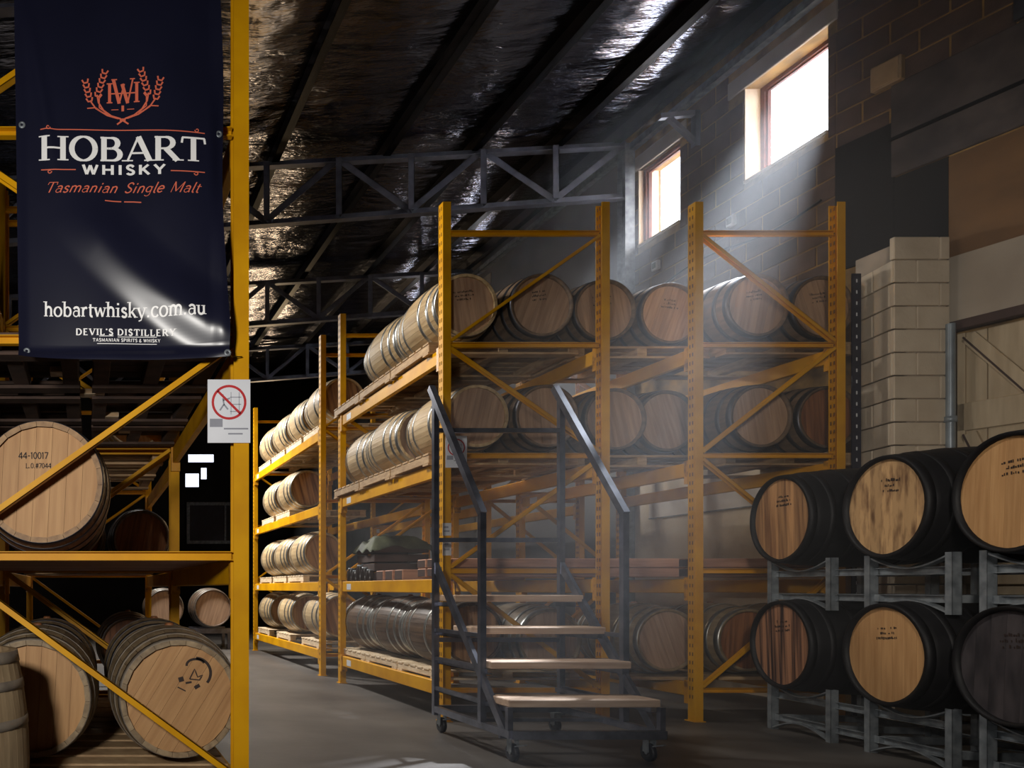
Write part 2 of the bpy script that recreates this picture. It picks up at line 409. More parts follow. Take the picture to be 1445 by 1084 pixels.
# local: y from 0 (bend) to negative toward the camera
DO = 0.80   # door opening starts this far along
m = MB(); m.box(0, 0.3, -12.9, 0, 4.62, 7.8); m.box(0, 0.3, -DO, 0, 0, 4.62); m.box(0.10, 0.3, -12.9, -DO, 0, 4.62); m.build('wall_core', MORTAR, wf)
bl2 = obj('block_facing', None, wf, (0, -2.0, 0))
lay_blocks(bl2, 2.0, 5.40, 7.2, [(0, 1.56, 5.0, 5.82)], BLOCK)
m = MB(); m.box(-0.03, 0.02, -5.0, -0.42, 4.95, 5.80, 0.01); m.build('concrete_beam', CONC, wf)
m = MB(); m.box(-0.045, -0.03, -5.0, -0.42, 5.28, 5.31); m.build('cable_run', PURL, wf)
m = MB(); m.box(-0.02, 0.03, -0.44, 0.0, 4.25, 5.46, 0.005); m.box(-0.018, 0.03, -DO, -0.44, 4.2, 4.94); m.build('dark_block_panel', SHELL, wf)
m = MB(); m.box(-0.015, 0.06, -5.0, -DO+0.02, 4.05, 4.93); m.build('tan_panel', TAN, wf)
m = MB(); m.box(-0.02, 0.05, -5.0, -DO+0.02, 3.48, 4.05); m.build('cream_lintel', CREAM, wf)
m = MB(); m.box(-0.05, 0.03, -5.0, -DO+0.02, 3.40, 3.48, 0.005); m.build('lintel_edge', DARKW, wf)

# door with Z-brace
dr = tag(obj('door_1', None, None, Vector((XW, YB, 0))+Vector((math.sin(A16), -math.cos(A16), 0))*(DO+0.02)*1.0, (0, 0, A16)), 'cream timber plank door with rails and diagonal brace', 'door', kind='structure')
yy = -2.6
k = 0
while yy < -0.02:
    y2 = min(yy+0.22, -0.01)
    m = MB(); m.box(0.06, 0.09, yy, y2-0.006, 0.02, 3.38, 0.004); m.build('plank', DOORP, dr); yy += 0.22
for z0, z1 in ((0.15, 0.35), (1.2, 1.4), (2.53, 2.77)):
    m = MB(); m.box(0.03, 0.06, -2.6, -0.01, z0, z1, 0.005); m.build('rail', DOORP, dr)
m = MB(); m.box(0.03, 0.06, -0.06, -0.01, 0.02, 3.38, 0.005); m.build('stile', DOORP, dr)
for za, zb in ((3.34, 2.80), (2.50, 1.43)):
    m = MB(); m.bar((0.045, -0.08, za), (0.045, -0.44, zb), 0.03, 0.10, (0, 0, 1)); m.build('diagonal_brace', DOORP, dr)
    m = MB(); m.bar((0.028, -0.05, za), (0.028, -0.41, zb-0.02), 0.008, 0.012, (0, 0, 1)); m.build('brace_edge', DARKW, dr)

# white painted block pier
pr = tag(obj('wall_pier', None, None, (0, 0, 0)), 'white painted concrete block pier beside the timber door', 'pier', kind='structure')
m = MB(); m.prism([(7.10, 0), (7.10, 4.20), (7.44, 4.20), (7.44, 0)], 6.47, 6.9); m.build('pier_core', WMORT, pr)
def lay_wide(parent, x0, x1, y, zmax, mt):
    z = 0.0; row = 0
    while z < zmax-0.05:
        h = min(0.19, zmax-z); x = x0-(0.2 if row % 2 else 0)
        while x < x1:
            a, b = max(x, x0), min(x+0.39, x1)
            if b-a > 0.04:
                m = MB(); m.box(0, b-a, -0.012, 0.03, 0, h, 0.005); m.build('brick', mt, parent, loc=(a, y, z))
            x += 0.401
        z += 0.201; row += 1
lay_wide(pr, 6.97, 7.45, 6.46, 4.22, WBLOCK)
ps = obj('pier_side', None, pr, (6.97, 6.46, 0), (0, 0, math.radians(-106)))
def lay_side():
    z = 0.0; row = 0
    while z < 4.0:
        h = min(0.19, 4.02-z); x = -0.42-(0.2 if row % 2 else 0)
        while x < 0:
            a, b = max(x, -0.42), min(x+0.39, 0)
            if b-a > 0.04:
                m = MB(); m.box(0, b-a, -0.012, 0.03, 0, h, 0.005); m.build('brick', WBLOCK, ps, loc=(a, 0, z))
            x += 0.401
        z += 0.201; row += 1
lay_side()

for k, (ya, yb) in enumerate(((8.05, 8.88), (9.0, 9.66))):  # white strips added where this band of wall is brighter
    t = thing('wall_strip', 'added white strip where the wall is brighter below the second shelf, %s one' % ('nearer', 'farther')[k], 'panel', (XW-0.013, ya, 2.06), 0, 'added white strips on the wall')
    m = MB(); m.box(-0.03, 0, 0, yb-ya, 0, 0.23, 0.004); m.build('strip_face', PALW, t)
    m = MB(); m.box(-0.035, -0.03, 0, yb-ya, 0.0, 0.012); m.build('strip_edge', GALV, t)
# drain pipe, boxes and cable on the wall
p0 = Vector((XW, YB, 0))+Vector((math.sin(A16), -math.cos(A16), 0))*(DO+0.06)
m = MB(); m.tube([(0, 0, 0), (0, 0, 3.45)], 0.032, 10)
dp = tag(m.build('drain_pipe', PIPE, loc=(p0.x-0.10, p0.y-0.02, 0)), 'grey vertical pipe between white block pier and timber door', 'pipe')
for z in (0.8, 2.6):
    c = MB(); c.lathe([(0.034, 0), (0.042, 0), (0.042, 0.05), (0.034, 0.05)], 12); c.build('pipe_collar', PIPE, dp, loc=(0, 0, z))
jb = thing('junction_box', 'beige junction box on the dark block wall right of the nearer window', 'box', (0, 0, 0))
c = Vector((XW, YB, 0))+Vector((math.sin(A16), -math.cos(A16), 0))*0.412
jb.location = (c.x, c.y, 5.79); jb.rotation_euler = (0, 0, A16)
m = MB(); m.box(-0.09, -0.02, -0.11, 0.11, 0, 0.23, 0.01); m.build('box_body', BOXB, jb)
m = MB(); m.box(-0.098, -0.09, -0.095, 0.095, 0.015, 0.215, 0.003); m.build('box_lid', BOXB, jb)
for px, py, y, lb in ((1035, 312, 8.43, 'small pale wall box above the second centre-rack frame'), (926, 375, 9.55, 'small pale wall box near the farther window')):
    t = thing('switch_box', lb, 'box', (XW-0.008, y, CAMZ+(PY-py)/FPX*y))
    m = MB(); m.box(-0.05, 0, -0.05, 0.05, -0.06, 0.06, 0.008); m.build('box_body', LBL, t)
    m = MB(); m.box(-0.056, -0.05, -0.03, 0.03, -0.035, 0.035, 0.002); m.build('box_lid', GALV, t)
m = MB(); m.tube([(XW-0.03, 7.4+0.28*i, 5.02-0.06*math.sin(i*0.9)) for i in range(12)], 0.012, 6)
tag(m.build('wall_cable', PURL), 'thin black cable sagging along the block wall below the windows', 'cable')
# column at the wall carrying the first truss, and one nearer
def wall_column(y, x, lb):
    t = thing('wall_column', lb, 'column', (x, y, 0))
    m = MB(); m.box(-0.065, 0.065, -0.075, -0.066, 0, 7.1); m.box(-0.065, 0.065, 0.066, 0.075, 0, 7.1); m.box(-0.005, 0.005, -0.066, 0.066, 0, 7.1)
    m.build('column_shaft', GALV, t)
    b = MB(); b.box(-0.1, 0.075, -0.12, 0.12, 0, 0.015); b.build('base_plate', GALV, t)
wall_column(10.0, XW-0.09, 'pale steel wall column standing left of the farther window')
m = MB(); m.box(-0.05, 0.0, -1.36, -1.20, 5.82, 7.2); m.build('downpipe_channel', STEEL, wf)
m = MB(); m.tube([(-0.08, -1.34, 5.82), (-0.08, -1.34, 7.2)], 0.03, 8); m.build('downpipe', PIPE, wf)
bk = thing('wall_bracket', 'dark triangular steel knee bracket on the wall between the windows', 'bracket', (XW-0.01, 8.92, 6.45))
m = MB(); m.angle((-0.02, 0, 0), (-0.02, 0, 0.42), 0.07); m.build('wall_leg', TRUSS, bk)
m = MB(); m.angle((-0.02, 0, 0.40), (-0.46, 0, 0.36), 0.06); m.build('arm', TRUSS, bk)
m = MB(); m.bar((-0.03, 0, 0.05), (-0.36, 0, 0.36), 0.05, 0.05); m.build('knee_strut', TRUSS, bk)

# ------------------------------------------------------------------ roof trusses
for ti, ty in enumerate((6.0, 10.0, 14.0, 18.0)):
    t = thing('roof_truss', 'dark steel lattice roof truss, %s from the viewer' % ORD[ti], 'truss', (0, ty, 0), 0, 'roof trusses')
    top = lambda x: roof_z(x)-0.20
    bot = lambda x: 6.44-0.074*(7.2-x)
    x0, x1 = -8.8, 7.2
    m = MB(); m.angle((x0, 0, top(x0)), (x1, 0, top(x1)), 0.11); m.build('top_chord', TRUSS, t)
    m = MB(); m.angle((x0, 0, bot(x0)), (x1, 0, bot(x1)), 0.11); m.build('bottom_chord', TRUSS, t)
    xs = 7.2; k = 0; pts = []
    while xs > x0: pts.append(xs); xs -= 0.965
    for k in range(len(pts)-1):
        a, b = pts[k], pts[k+1]
        pa = (a, 0.02, top(a)) if k % 2 == 0 else (a, 0.02, bot(a)); pb = (b, 0.02, bot(b)) if k % 2 == 0 else (b, 0.02, top(b))
        m = MB(); m.angle(pa, pb, 0.085, up=(0, 1, 0)); m.build('web_diagonal', TRUSS, t)
        if k: 
            m = MB(); m.angle((a, -0.02, bot(a)), (a, -0.02, top(a)), 0.08, up=(0, 1, 0)); m.build('web_vertical', TRUSS, t)
# ------------------------------------------------------------------ far end windows
for i, (x0, x1, y0, y1) in enumerate(((266, 302, 641, 652), (262, 281, 668, 687), (284, 292, 660, 676))):
    a, b = W(x0, y1, 21.9), W(x1, y0, 21.9)
    t = tag(obj('window_%d' % (i+5), None, None, (a.x, 21.98, a.z)), 'tiny bright window in the far dark end wall, %s of three' % ORD[i], 'window', kind='structure')
    ww, hh = b.x-a.x, b.z-a.z
    m = MB(); m.box(-0.05, ww+0.05, -0.03, 0.02, -0.05, 0); m.box(-0.05, ww+0.05, -0.03, 0.02, hh, hh+0.05); m.box(-0.05, 0, -0.03, 0.02, 0, hh); m.box(ww, ww+0.05, -0.03, 0.02, 0, hh); m.build('window_frame', PURL, t)
    m = MB(); m.box(0, ww, -0.01, 0.02, 0, hh); m.build('pane', LITWIN, t)
a, b = W(268, 763, 21.9), W(338, 713, 21.9)
t = tag(obj('window_8', None, None, (a.x, 21.98, a.z)), 'large grey-framed dark window low in the far end wall', 'window', kind='structure')
ww, hh = b.x-a.x, b.z-a.z
m = MB(); q = 0.09
m.box(-q, ww+q, -0.06, 0.02, -q, 0); m.box(-q, ww+q, -0.06, 0.02, hh, hh+q); m.box(-q, 0, -0.06, 0.02, 0, hh); m.box(ww, ww+q, -0.06, 0.02, 0, hh); m.box(ww*0.7, ww*0.7+0.05, -0.06, 0.02, 0, hh)
m.build('window_frame', GALV, t)
m = MB(); m.box(0, ww, -0.02, 0.02, 0, hh); m.build('pane', NAVY, t)

# ------------------------------------------------------------------ pallet racks
def post_mesh(h, side):
    """hat-section upright 0.07 wide (x) x 0.08 deep (y); open side away from 'side'"""
    m = MB(); t = 0.006; w, d = 0.07, 0.08
    m.box(-w/2, w/2, 0, t, 0, h); m.box(-w/2, w/2, d-t, d, 0, h)
    if side < 0: m.box(-w/2, -w/2+t, t, d-t, 0, h)
    else: m.box(w/2-t, w/2, t, d-t, 0, h)
    return m.mesh('upright', YEL)
def slots_mesh(h, side):
    m = MB(); z = 0.2; w = 0.07
    while z < h-0.06:
        for yy in (0.022, 0.052):
            x = -w/2-0.001 if side < 0 else w/2+0.001
            m.box(x-0.0006, x+0.0006, yy, yy+0.011, z, z+0.032)
        z += 0.075
    return m.mesh('slot_row', SLOT)
H = 4.54
PM = {s: post_mesh(H, s) for s in (-1, 1)}
SM = {s: slots_mesh(H, s) for s in (-1, 1)}
BRZ = [0.274, 1.32, 2.33, 3.30, 4.28]
def rack(label, X0, X1, Y0, Y1, levels, first=1, sm=True, inner=-1):
    t = thing('pallet_rack', label, 'rack', (X0, Y0, 0), 0, 'yellow pallet racks')
    wx, ly = X1-X0, Y1-Y0
    for fy in (0, ly-0.08):
        for s, x in ((-1, 0.035), (1, wx-0.035)):
            u = obj('upright', PM[s], t, (x, fy, 0)); obj('slot_row', SM[inner if x > 0.1 else s], u)['kind'] = 'stuff'
            f = MB(); f.box(-0.05, 0.05, -0.01, 0.10, 0, 0.008); f.build('foot_plate', YEL, u)
        yc = fy+0.04
        for z in BRZ:
            m = MB(); m.chan((0.07, yc, z), (wx-0.07, yc, z), 0.035, 0.042, 0.004); m.build('horizontal_brace', YEL, t)
        s = first
        for za, zb in zip(BRZ[:-1][::-1], BRZ[1:][::-1]):
            # panels from the top down; s=1: rises to the right
            a, b = (0.075, wx-0.075) if s > 0 else (wx-0.075, 0.075)
            m = MB(); m.chan((a, yc-0.012, za+0.03), (b, yc-0.012, zb-0.03), 0.03, 0.045, 0.004, (0, 1, 0)); m.build('diagonal_brace', YEL, t); s = -s
    for lv in levels:
        for x in (0.035, wx-0.035):
            m = MB(); m.box(x-0.025, x+0.025, 0.08, ly-0.08, lv-0.125, lv, 0.006)
            b = m.build('beam', YEL, t)
            for ye in (0.082, ly-0.122):
                c = MB(); c.box(x-0.036, x+0.036, ye, ye+0.04, lv-0.19, lv+0.015); c.build('beam_connector', YELWORN, b)
            if sm and x < 0.1:
                c = MB(); c.box(x-0.0265, x-0.025, ly-0.42, ly-0.28, lv-0.10, lv-0.03); c.build('load_sticker', LBL, b)
    return t
LV = [0.34, 1.25, 2.28, 3.28]
YF = 6.5
rackA1 = rack('yellow pallet rack with barrels directly behind the wheeled steps', 3.09, 4.545, YF, 9.23, LV, 1)
rackA2 = rack('farther yellow pallet rack on the aisle, beyond the one behind the steps', 3.09, 4.545, 9.92, 14.0, LV, 1)
rackB1 = rack('yellow pallet rack standing behind the black barrels at the block wall', 5.29, 6.60, YF, 9.23, LV, -1)
rackB2 = rack('yellow pallet rack by the wall, beyond the one behind the black barrels', 5.29, 6.60, 9.92, 14.0, LV[:3], -1)
rackL1 = rack('yellow pallet rack in the left foreground carrying the hanging banner', -0.752, 0.742, 3.45, 6.17, [0.26, 1.31, 2.31, 3.35], 1, False, 1)
rackL2 = rack('yellow pallet rack in line behind the left foreground one', -0.752, 0.76, 6.32, 9.1, [0.26, 1.31, 2.25, 3.35], 1, False, 1)

# ------------------------------------------------------------------ pallets
def pallet(x, y, z, wx, wy, lb, mt=PAL, h=0.11, group='timber pallets under the barrels'):
    t = thing('timber_pallet', lb, 'pallet', (x, y, z), 0, group)
    key = (round(wx, 3), round(wy, 3), mt.name)
    n = 6; bw = 0.11
    if key not in PALC:
        a = MB().box(-wx/2, wx/2, -bw/2, bw/2, h-0.02, h, 0.003).mesh('deck_board', mt)
        b = MB().box(-0.045, 0.045, -wy/2, wy/2, 0.018, h-0.02, 0.004).mesh('bearer', mt)
        c = MB().box(-wx/2, wx/2, -bw/2, bw/2, 0, 0.018).mesh('bottom_board', mt)
        PALC[key] = (a, b, c)
    a, b, c = PALC[key]
    for i in range(n): obj('deck_board', a, t, (0, -wy/2+bw/2+(wy-bw)*i/(n-1), 0))
    for i in range(3): obj('bearer', b, t, ((-1+i)*(wx/2-0.05), 0, 0))
    for i in (0, 1): obj('bottom_board', c, t, (0, (-1+2*i)*(wy/2-bw/2), 0))
    return t
PALC = {}

# ------------------------------------------------------------------ barrels
BT = {'cask': (0.86, 0.280, 0.330), 'hog': (1.0, 0.345, 0.388), 'cask_l': (0.92, 0.292, 0.345)}
BC = {}
def rad(kind, y):
    L, rh, rb = BT[kind]; return rb-(rb-rh)*(2*y/L)**2
NST, NBD = 22, 7
def bmesh_parts(kind):
    if kind in BC: return BC[kind]
    L, rh, rb = BT[kind]; d = {}
    # stave
    m = MB(); seg = 8; hw = PI/NST-0.003
    ys = [-L/2+L*i/seg for i in range(seg+1)]
    vs = []
    for y in ys:
        r = rad(kind, y)
        for a in (-hw, 0, hw): vs.append((r*math.sin(a), y, r*math.cos(a)))
        for a in (hw, -hw): vs.append(((r-0.024)*math.sin(a), y, (r-0.024)*math.cos(a)))
    fs = []
    for i in range(seg):
        o, p = i*5, i*5+5
        for k in range(5): l = (k+1) % 5; fs.append((o+k, p+k, p+l, o+l))
    m.add(vs, fs); m.add(vs[:5], [(0, 1, 2, 3, 4)]); m.add(vs[-5:], [(4, 3, 2, 1, 0)])
    d['stave'] = m
    m = MB(); prof = [(rh-0.022, -L/2+0.035), (rh-0.022, -L/2+0.002), (rh-0.003, -L/2)]+[(rad(kind, -L/2+L*i/14), -L/2+L*i/14) for i in range(15)]+[(rh-0.003, L/2), (rh-0.022, L/2-0.002), (rh-0.022, L/2-0.035)]
    m.lathe(prof, 44, 'Y'); d['body'] = m
    # head disc and boards
    rr = rh-0.021
    m = MB(); m.lathe([(0.0001, 0.022), (rr, 0.022), (rr, 0.012), (0.0001, 0.012)], 32, 'Y', False); d['head'] = m
    bw = 2*rr/NBD; bs = []
    for k in range(NBD):
        x0, x1 = -rr+k*bw+0.0006, -rr+(k+1)*bw-0.0006
        up = []
        for i in range(7):
            x = x0+(x1-x0)*i/6; up.append((x, math.sqrt(max(rr*rr-x*x, 0))*0.998+0.0003))
        poly = up+[(x, -z) for x, z in up[::-1]]
        q = MB(); q.prism(poly, 0.0, 0.012); bs.append(q)
    d['boards'] = bs
    hp = []
    for yc, hw2 in ((-L/2+0.022, 0.022), (-L*0.36, 0.018), (-L*0.20, 0.018), (L*0.20, 0.018), (L*0.36, 0.018), (L/2-0.022, 0.022)):
        a, b = yc-hw2, yc+hw2; t = 0.003
        m = MB(); m.lathe([(rad(kind, a)+0.0005, a), (rad(kind, a)+t, a), (rad(kind, yc)+t, yc), (rad(kind, b)+t, b), (rad(kind, b)+0.0005, b)], 44, 'Y'); hp.append(m)
    d['hoops'] = hp
    m = MB(); m.lathe([(0.026, -0.004), (0.026, 0.006), (0.02, 0.014), (0.0001, 0.015)], 14, 'Z'); d['bung'] = m
    BC[kind] = d
    return d
MC = {}
def mesh_of(kind, key, mt, i=None):
    k = (kind, key, mt.name, i)
    if k not in MC:
        q = bmesh_parts(kind)[key]; q = q[i] if i is not None else q
        MC[k] = q.mesh({'boards': 'head_board', 'hoops': 'hoop'}.get(key, key), mt)
    return MC[k]
def barrel(lb, x, y, z, kind='cask', rz=0.0, staves=False, sm=STAVE, hm=OAK, hoop=HOOP, boards=True, mark=None, upright=False, roll=None, group=None, cat='barrel', back=False, bung=True):
    """x, y: centre; z: height the barrel rests on"""
    L, rh, rb = BT[kind]
    t = thing('barrel', lb, cat, (x, y, z), rz, group)
    if upright: t.rotation_euler = (-PI/2, 0, rz); off = Vector((0, -L/2, 0))
    else: off = Vector((0, 0, rb))
    roll = R.uniform(-0.35, 0.35) if roll is None else roll
    if staves:
        for k in range(NST): obj('stave', mesh_of(kind, 'stave', sm), t, off, (0, 2*PI*k/NST+roll, 0))
    else: obj('body', mesh_of(kind, 'body', sm), t, off)
    for i in range(6): obj('hoop', mesh_of(kind, 'hoops', hoop, i), t, off)
    hd = obj('head', mesh_of(kind, 'head', hm), t, off+Vector((0, -L/2+0.028, 0)), (0, roll, 0))
    if boards:
        for i in range(NBD): obj('head_board', mesh_of(kind, 'boards', hm, i), hd)
    bh = obj('head', mesh_of(kind, 'head', hm), t, off+Vector((0, L/2-0.028, 0)), (0, 0, PI))
    if bung and not upright:
        obj('bung', mesh_of(kind, 'bung', OAKB), t, off+Vector((0, 0, rb-0.002)))
    if mark: stencil(t, off+Vector((0, -L/2+0.0265, 0)), mark, rh, R.uniform(-0.15, 0.15))
    return t
def stencil(t, off, mark, rh, rot):
    rows, ox, oz, sz = mark
    m = MB()
    for r in range(rows):
        n = R.randint(9, 14); x = -n*sz*0.22
        for i in range(n):
            hgt = sz*R.uniform(0.45, 0.8); zz = -r*sz*1.15+sz*R.uniform(0, 0.12)
            if R.random() < 0.82: m.box(ox+x, ox+x+sz*R.uniform(0.12, 0.34), -0.0012, 0, oz+zz, oz+zz+hgt*R.uniform(0.5, 1))
            x += sz*0.44
    m.build('stencil_mark', INK, t, loc=off, rot=(0, rot, 0))['kind'] = 'stuff'

# centre rows, seen head-on through the two rack frames
HX3 = [3.40, 4.085, 4.735, 5.40, 6.03, 6.66]
HX2 = [3.50, 4.13, 4.83, 5.37, 6.06, 6.72]
side = ['at the aisle post', 'second from the aisle', 'third from the aisle', 'fourth from the aisle', 'fifth from the aisle', 'sixth from the aisle, by the wall']
YC1 = 7.14
PH = 0.11
for i, (x3, x2) in enumerate(zip(HX3, HX2)):
    dy = (0, 0, 0.12, 0.2, 0, 0.05)[i]
    nd = 2 if i < 2 else 1
    for j in range(nd):
        y = YC1+dy+j*0.87
        dep = '' if nd == 1 else (', in front', ', next behind')[j]
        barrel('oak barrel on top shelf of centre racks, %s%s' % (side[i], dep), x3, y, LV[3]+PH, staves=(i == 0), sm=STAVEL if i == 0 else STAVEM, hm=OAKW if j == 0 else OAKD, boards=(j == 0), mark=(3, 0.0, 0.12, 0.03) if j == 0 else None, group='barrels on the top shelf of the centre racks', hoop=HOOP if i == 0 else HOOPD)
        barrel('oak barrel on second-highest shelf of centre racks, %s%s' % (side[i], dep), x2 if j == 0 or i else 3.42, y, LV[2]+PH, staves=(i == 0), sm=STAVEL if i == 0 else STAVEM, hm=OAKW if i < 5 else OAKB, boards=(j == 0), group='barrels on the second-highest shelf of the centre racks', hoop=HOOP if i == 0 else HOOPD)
barrel('oak barrel on second-highest shelf of centre racks, rearmost along the aisle', 3.455, YC1+1.74, LV[2]+PH, staves=True, sm=STAVEL, hm=OAKD, boards=False, group='barrels on the second-highest shelf of the centre racks')
HX0 = [3.46, 4.16, 5.22, 5.95, 6.62]
side0 = ['at the aisle post', 'behind the wheeled steps', 'left of the second rack frame', 'just right of the second rack post', 'behind the black barrels']
for i, x in enumerate(HX0):
    for j in range(3 if i == 0 else 1):
        dep = (', nearest', ', middle', ', rearmost')[j] if i == 0 else ''
        barrel('oak barrel on lowest shelf of centre racks, %s%s' % (side0[i], dep), x, YC1+j*0.87, LV[0]+0.09 if i == 0 else LV[0]+0.03, staves=(i == 0), sm=STAVED if i == 0 else STAVE, hm=OAKD if i == 0 else OAKW if i < 3 else OAKB, boards=(j == 0), group='barrels on the lowest shelf of the centre racks')
# pallets in bay one
for lv, nm in ((3, 'top'), (2, 'second-highest')):
    for k, (xc, wx) in enumerate(((3.74, 1.36), (5.08, 1.24), (6.32, 1.16))):
        for j in range(3 if k == 0 else 1):
            dep = (', nearest', ', middle', ', rearmost')[j] if k == 0 else ''
            pallet(xc, YC1+(0.12 if k == 1 else 0)+j*0.87, LV[lv], wx, 0.84, 'timber pallet on the %s centre shelf, %s%s' % (nm, ('at the aisle end', 'bridging between the two racks', 'at the wall end')[k], dep))
for j in range(3):
    pallet(3.78, YC1+j*0.87, LV[0], 1.3, 0.84, 'pale pallet on the lowest shelf behind the steps, %s' % ('nearest', 'middle', 'rearmost')[j], PALP, 0.09)
for k, xc in enumerate((5.2, 6.1)):
    m = MB(); m.box(-0.42, 0.42, -0.42, 0.42, 0, 0.03, 0.004)
    pb = thing('shelf_board', ('grey timber shelf board on the lowest shelf left of the second rack frame', 'grey timber shelf board on the lowest shelf behind the black barrels')[k], 'board', (xc, YC1, LV[0]), 0, 'boards on the lowest shelf')
    for q in range(5):
        m = MB(); m.box(-0.42, 0.42, -0.42+q*0.17, -0.26+q*0.17, 0, 0.03, 0.003); m.build('plank', PAL, pb)

# bay two along the aisle
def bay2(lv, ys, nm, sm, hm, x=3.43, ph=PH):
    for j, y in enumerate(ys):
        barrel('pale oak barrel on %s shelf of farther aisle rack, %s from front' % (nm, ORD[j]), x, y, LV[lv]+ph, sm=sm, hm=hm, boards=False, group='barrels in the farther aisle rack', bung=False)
        pallet(x+0.3, y, LV[lv], 1.2, 0.84, 'pale pallet on %s shelf of farther aisle rack, %s from front' % (nm, ORD[j]), PALP, ph, 'pallets in the farther aisle rack')
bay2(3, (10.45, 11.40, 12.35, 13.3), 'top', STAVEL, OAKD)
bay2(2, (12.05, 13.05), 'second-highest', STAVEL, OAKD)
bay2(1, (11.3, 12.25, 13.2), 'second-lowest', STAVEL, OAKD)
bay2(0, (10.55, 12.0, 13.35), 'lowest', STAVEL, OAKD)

# long timbers lying across the two racks
n = 0
for lay, zz in enumerate((LV[1]+0.02, LV[1]+0.105)):
    for q, yy in enumerate((6.66, 6.86)):
        for s, (xa, xb) in enumerate(((3.10, 5.28), (5.38, 6.58))):
            m = MB(); m.box(0, xb-xa, 0, 0.17, 0, 0.08, 0.006)
            t = thing('timber_sleeper', 'reddish sawn timber on low shelf, %s layer, %s, %s' % (('lower', 'upper')[lay], ('front', 'behind')[q], ('behind the steps', 'behind the black barrels')[s]), 'timber', (xa, yy, zz), 0, 'sawn timbers across the low shelf')
            m.build('timber_length', PALR, t)
            for e in (0.0, xb-xa-0.001):
                c = MB(); c.box(e-0.001, e+0.002, 0.01, 0.16, 0.008, 0.072); c.build('end_grain', DARKW, t)
for q, yy in enumerate((7.6, 7.85, 8.1)):
    m = MB(); m.box(0, 1.25, 0, 0.2, 0, 0.11, 0.008)
    t = thing('timber_sleeper', 'short thick timber on the low aisle shelf behind the long ones, %s' % ('nearest', 'middle', 'rearmost')[q], 'timber', (3.2, yy, LV[1]+0.0), 0, 'short timbers on the low aisle shelf')
    m.build('timber_length', PALR, t)
    c = MB(); c.box(-0.002, 0.001, 0.012, 0.188, 0.01, 0.10); c.build('end_grain', DARKW, t)

# clutter at the back of the low aisle shelf
TARP = mat('olive_tarp', (98, 104, 78), 0.7, rgb2=(60, 64, 50), scale=6, bump=0.3)
JAR = mat('dark_jar_glass', (46, 38, 36), 0.25, var=0.2)
cr = thing('storage_crate', 'dark slatted crate on the low aisle shelf under the olive tarp', 'crate', (3.26, 8.5, LV[1]))
for q in range(4):
    for yy in (0.0, 0.52):
        m = MB(); m.box(0, 0.62, yy, yy+0.02, 0.01+q*0.105, 0.095+q*0.105, 0.003); m.build('slat', DARKW, cr)
    for xx in (0.0, 0.60):
        m = MB(); m.box(xx, xx+0.02, 0.02, 0.52, 0.01+q*0.105, 0.095+q*0.105, 0.003); m.build('slat', DARKW, cr)
m = MB(); m.box(0.02, 0.60, 0.02, 0.52, 0.0, 0.02); m.build('crate_base', DARKW, cr)
tp = MB(); n1, n2 = 22, 20; vs = []
for j in range(n2+1):
    for i in range(n1+1):
        x, y = -0.05+0.72*i/n1, -0.05+0.64*j/n2
        ed = max(0, -x, x-0.62, -y, y-0.54)
        vs.append((x, y, 0.455+0.035*math.sin(x*17+2*math.sin(y*9))*math.sin(y*13+1)+0.05*math.exp(-((x-0.25)/0.12)**2)-ed*2.2+0.02))
fsq = [(j*(n1+1)+i, j*(n1+1)+i+1, (j+1)*(n1+1)+i+1, (j+1)*(n1+1)+i) for j in range(n2) for i in range(n1)]
k0 = len(vs); vs += [(x, y, z-0.012) for x, y, z in vs]; fsq += [tuple(k0+k for k in f[::-1]) for f in fsq]
tag(tp.add(vs, fsq, True).build('tarp', TARP, loc=(3.26, 8.5, LV[1])), 'crumpled olive tarp lying on the dark crate on the low aisle shelf', 'tarp')
for q in range(5):
    jr = thing('storage_jar', 'small dark jar on the low aisle shelf edge beside the crate, %s from the front' % ORD[q], 'jar', (3.17, 8.40+q*0.15, LV[1]), 0, 'dark jars on the low aisle shelf')
    hh = 0.13+0.03*((q*7) % 3)
    m = MB(); m.lathe([(0.0001, 0), (0.045, 0), (0.048, 0.01), (0.048, hh*0.75), (0.03, hh*0.88), (0.03, hh*0.92)], 14); m.build('jar_body', JAR, jr)
    m = MB(); m.lathe([(0.033, hh*0.9), (0.034, hh), (0.0001, hh)], 14); m.build('lid', GALV, jr)

# ------------------------------------------------------------------ left foreground rack load
barrel('large oak barrel with stencilled pale head on the middle shelf of the left rack', -0.225, 4.04, 1.335, 'cask_l', staves=True, sm=STAVEB, hm=OAK, hoop=HOOPD, roll=0.05, group='barrels in the left rack')
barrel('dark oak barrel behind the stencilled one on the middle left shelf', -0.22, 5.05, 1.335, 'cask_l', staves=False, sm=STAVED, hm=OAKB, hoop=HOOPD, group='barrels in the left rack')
barrel('oak barrel with black scroll emblem on its head, bottom of the left rack', 0.45, 4.16, 0.275, 'cask_l', staves=True, sm=STAVE, hm=OAK, hoop=HOOPG, roll=0.55, group='barrels in the left rack')
barrel('oak barrel bottom left, half in the shadow of the upright cask', -0.285, 4.16, 0.275, 'cask_l', staves=True, sm=STAVE, hm=OAK, hoop=HOOPG, roll=0.05, group='barrels in the left rack')
for k, x in enumerate((0.45, -0.285)):
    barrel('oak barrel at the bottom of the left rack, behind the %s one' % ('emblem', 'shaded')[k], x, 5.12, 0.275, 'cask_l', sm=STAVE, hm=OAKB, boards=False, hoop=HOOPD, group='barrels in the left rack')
barrel('oak barrel with grey hoops standing upright at the lower left corner', -0.585, 3.03, 0.0, 'cask_l', staves=True, sm=STAVE, hm=OAKW, hoop=HOOPG, upright=True)
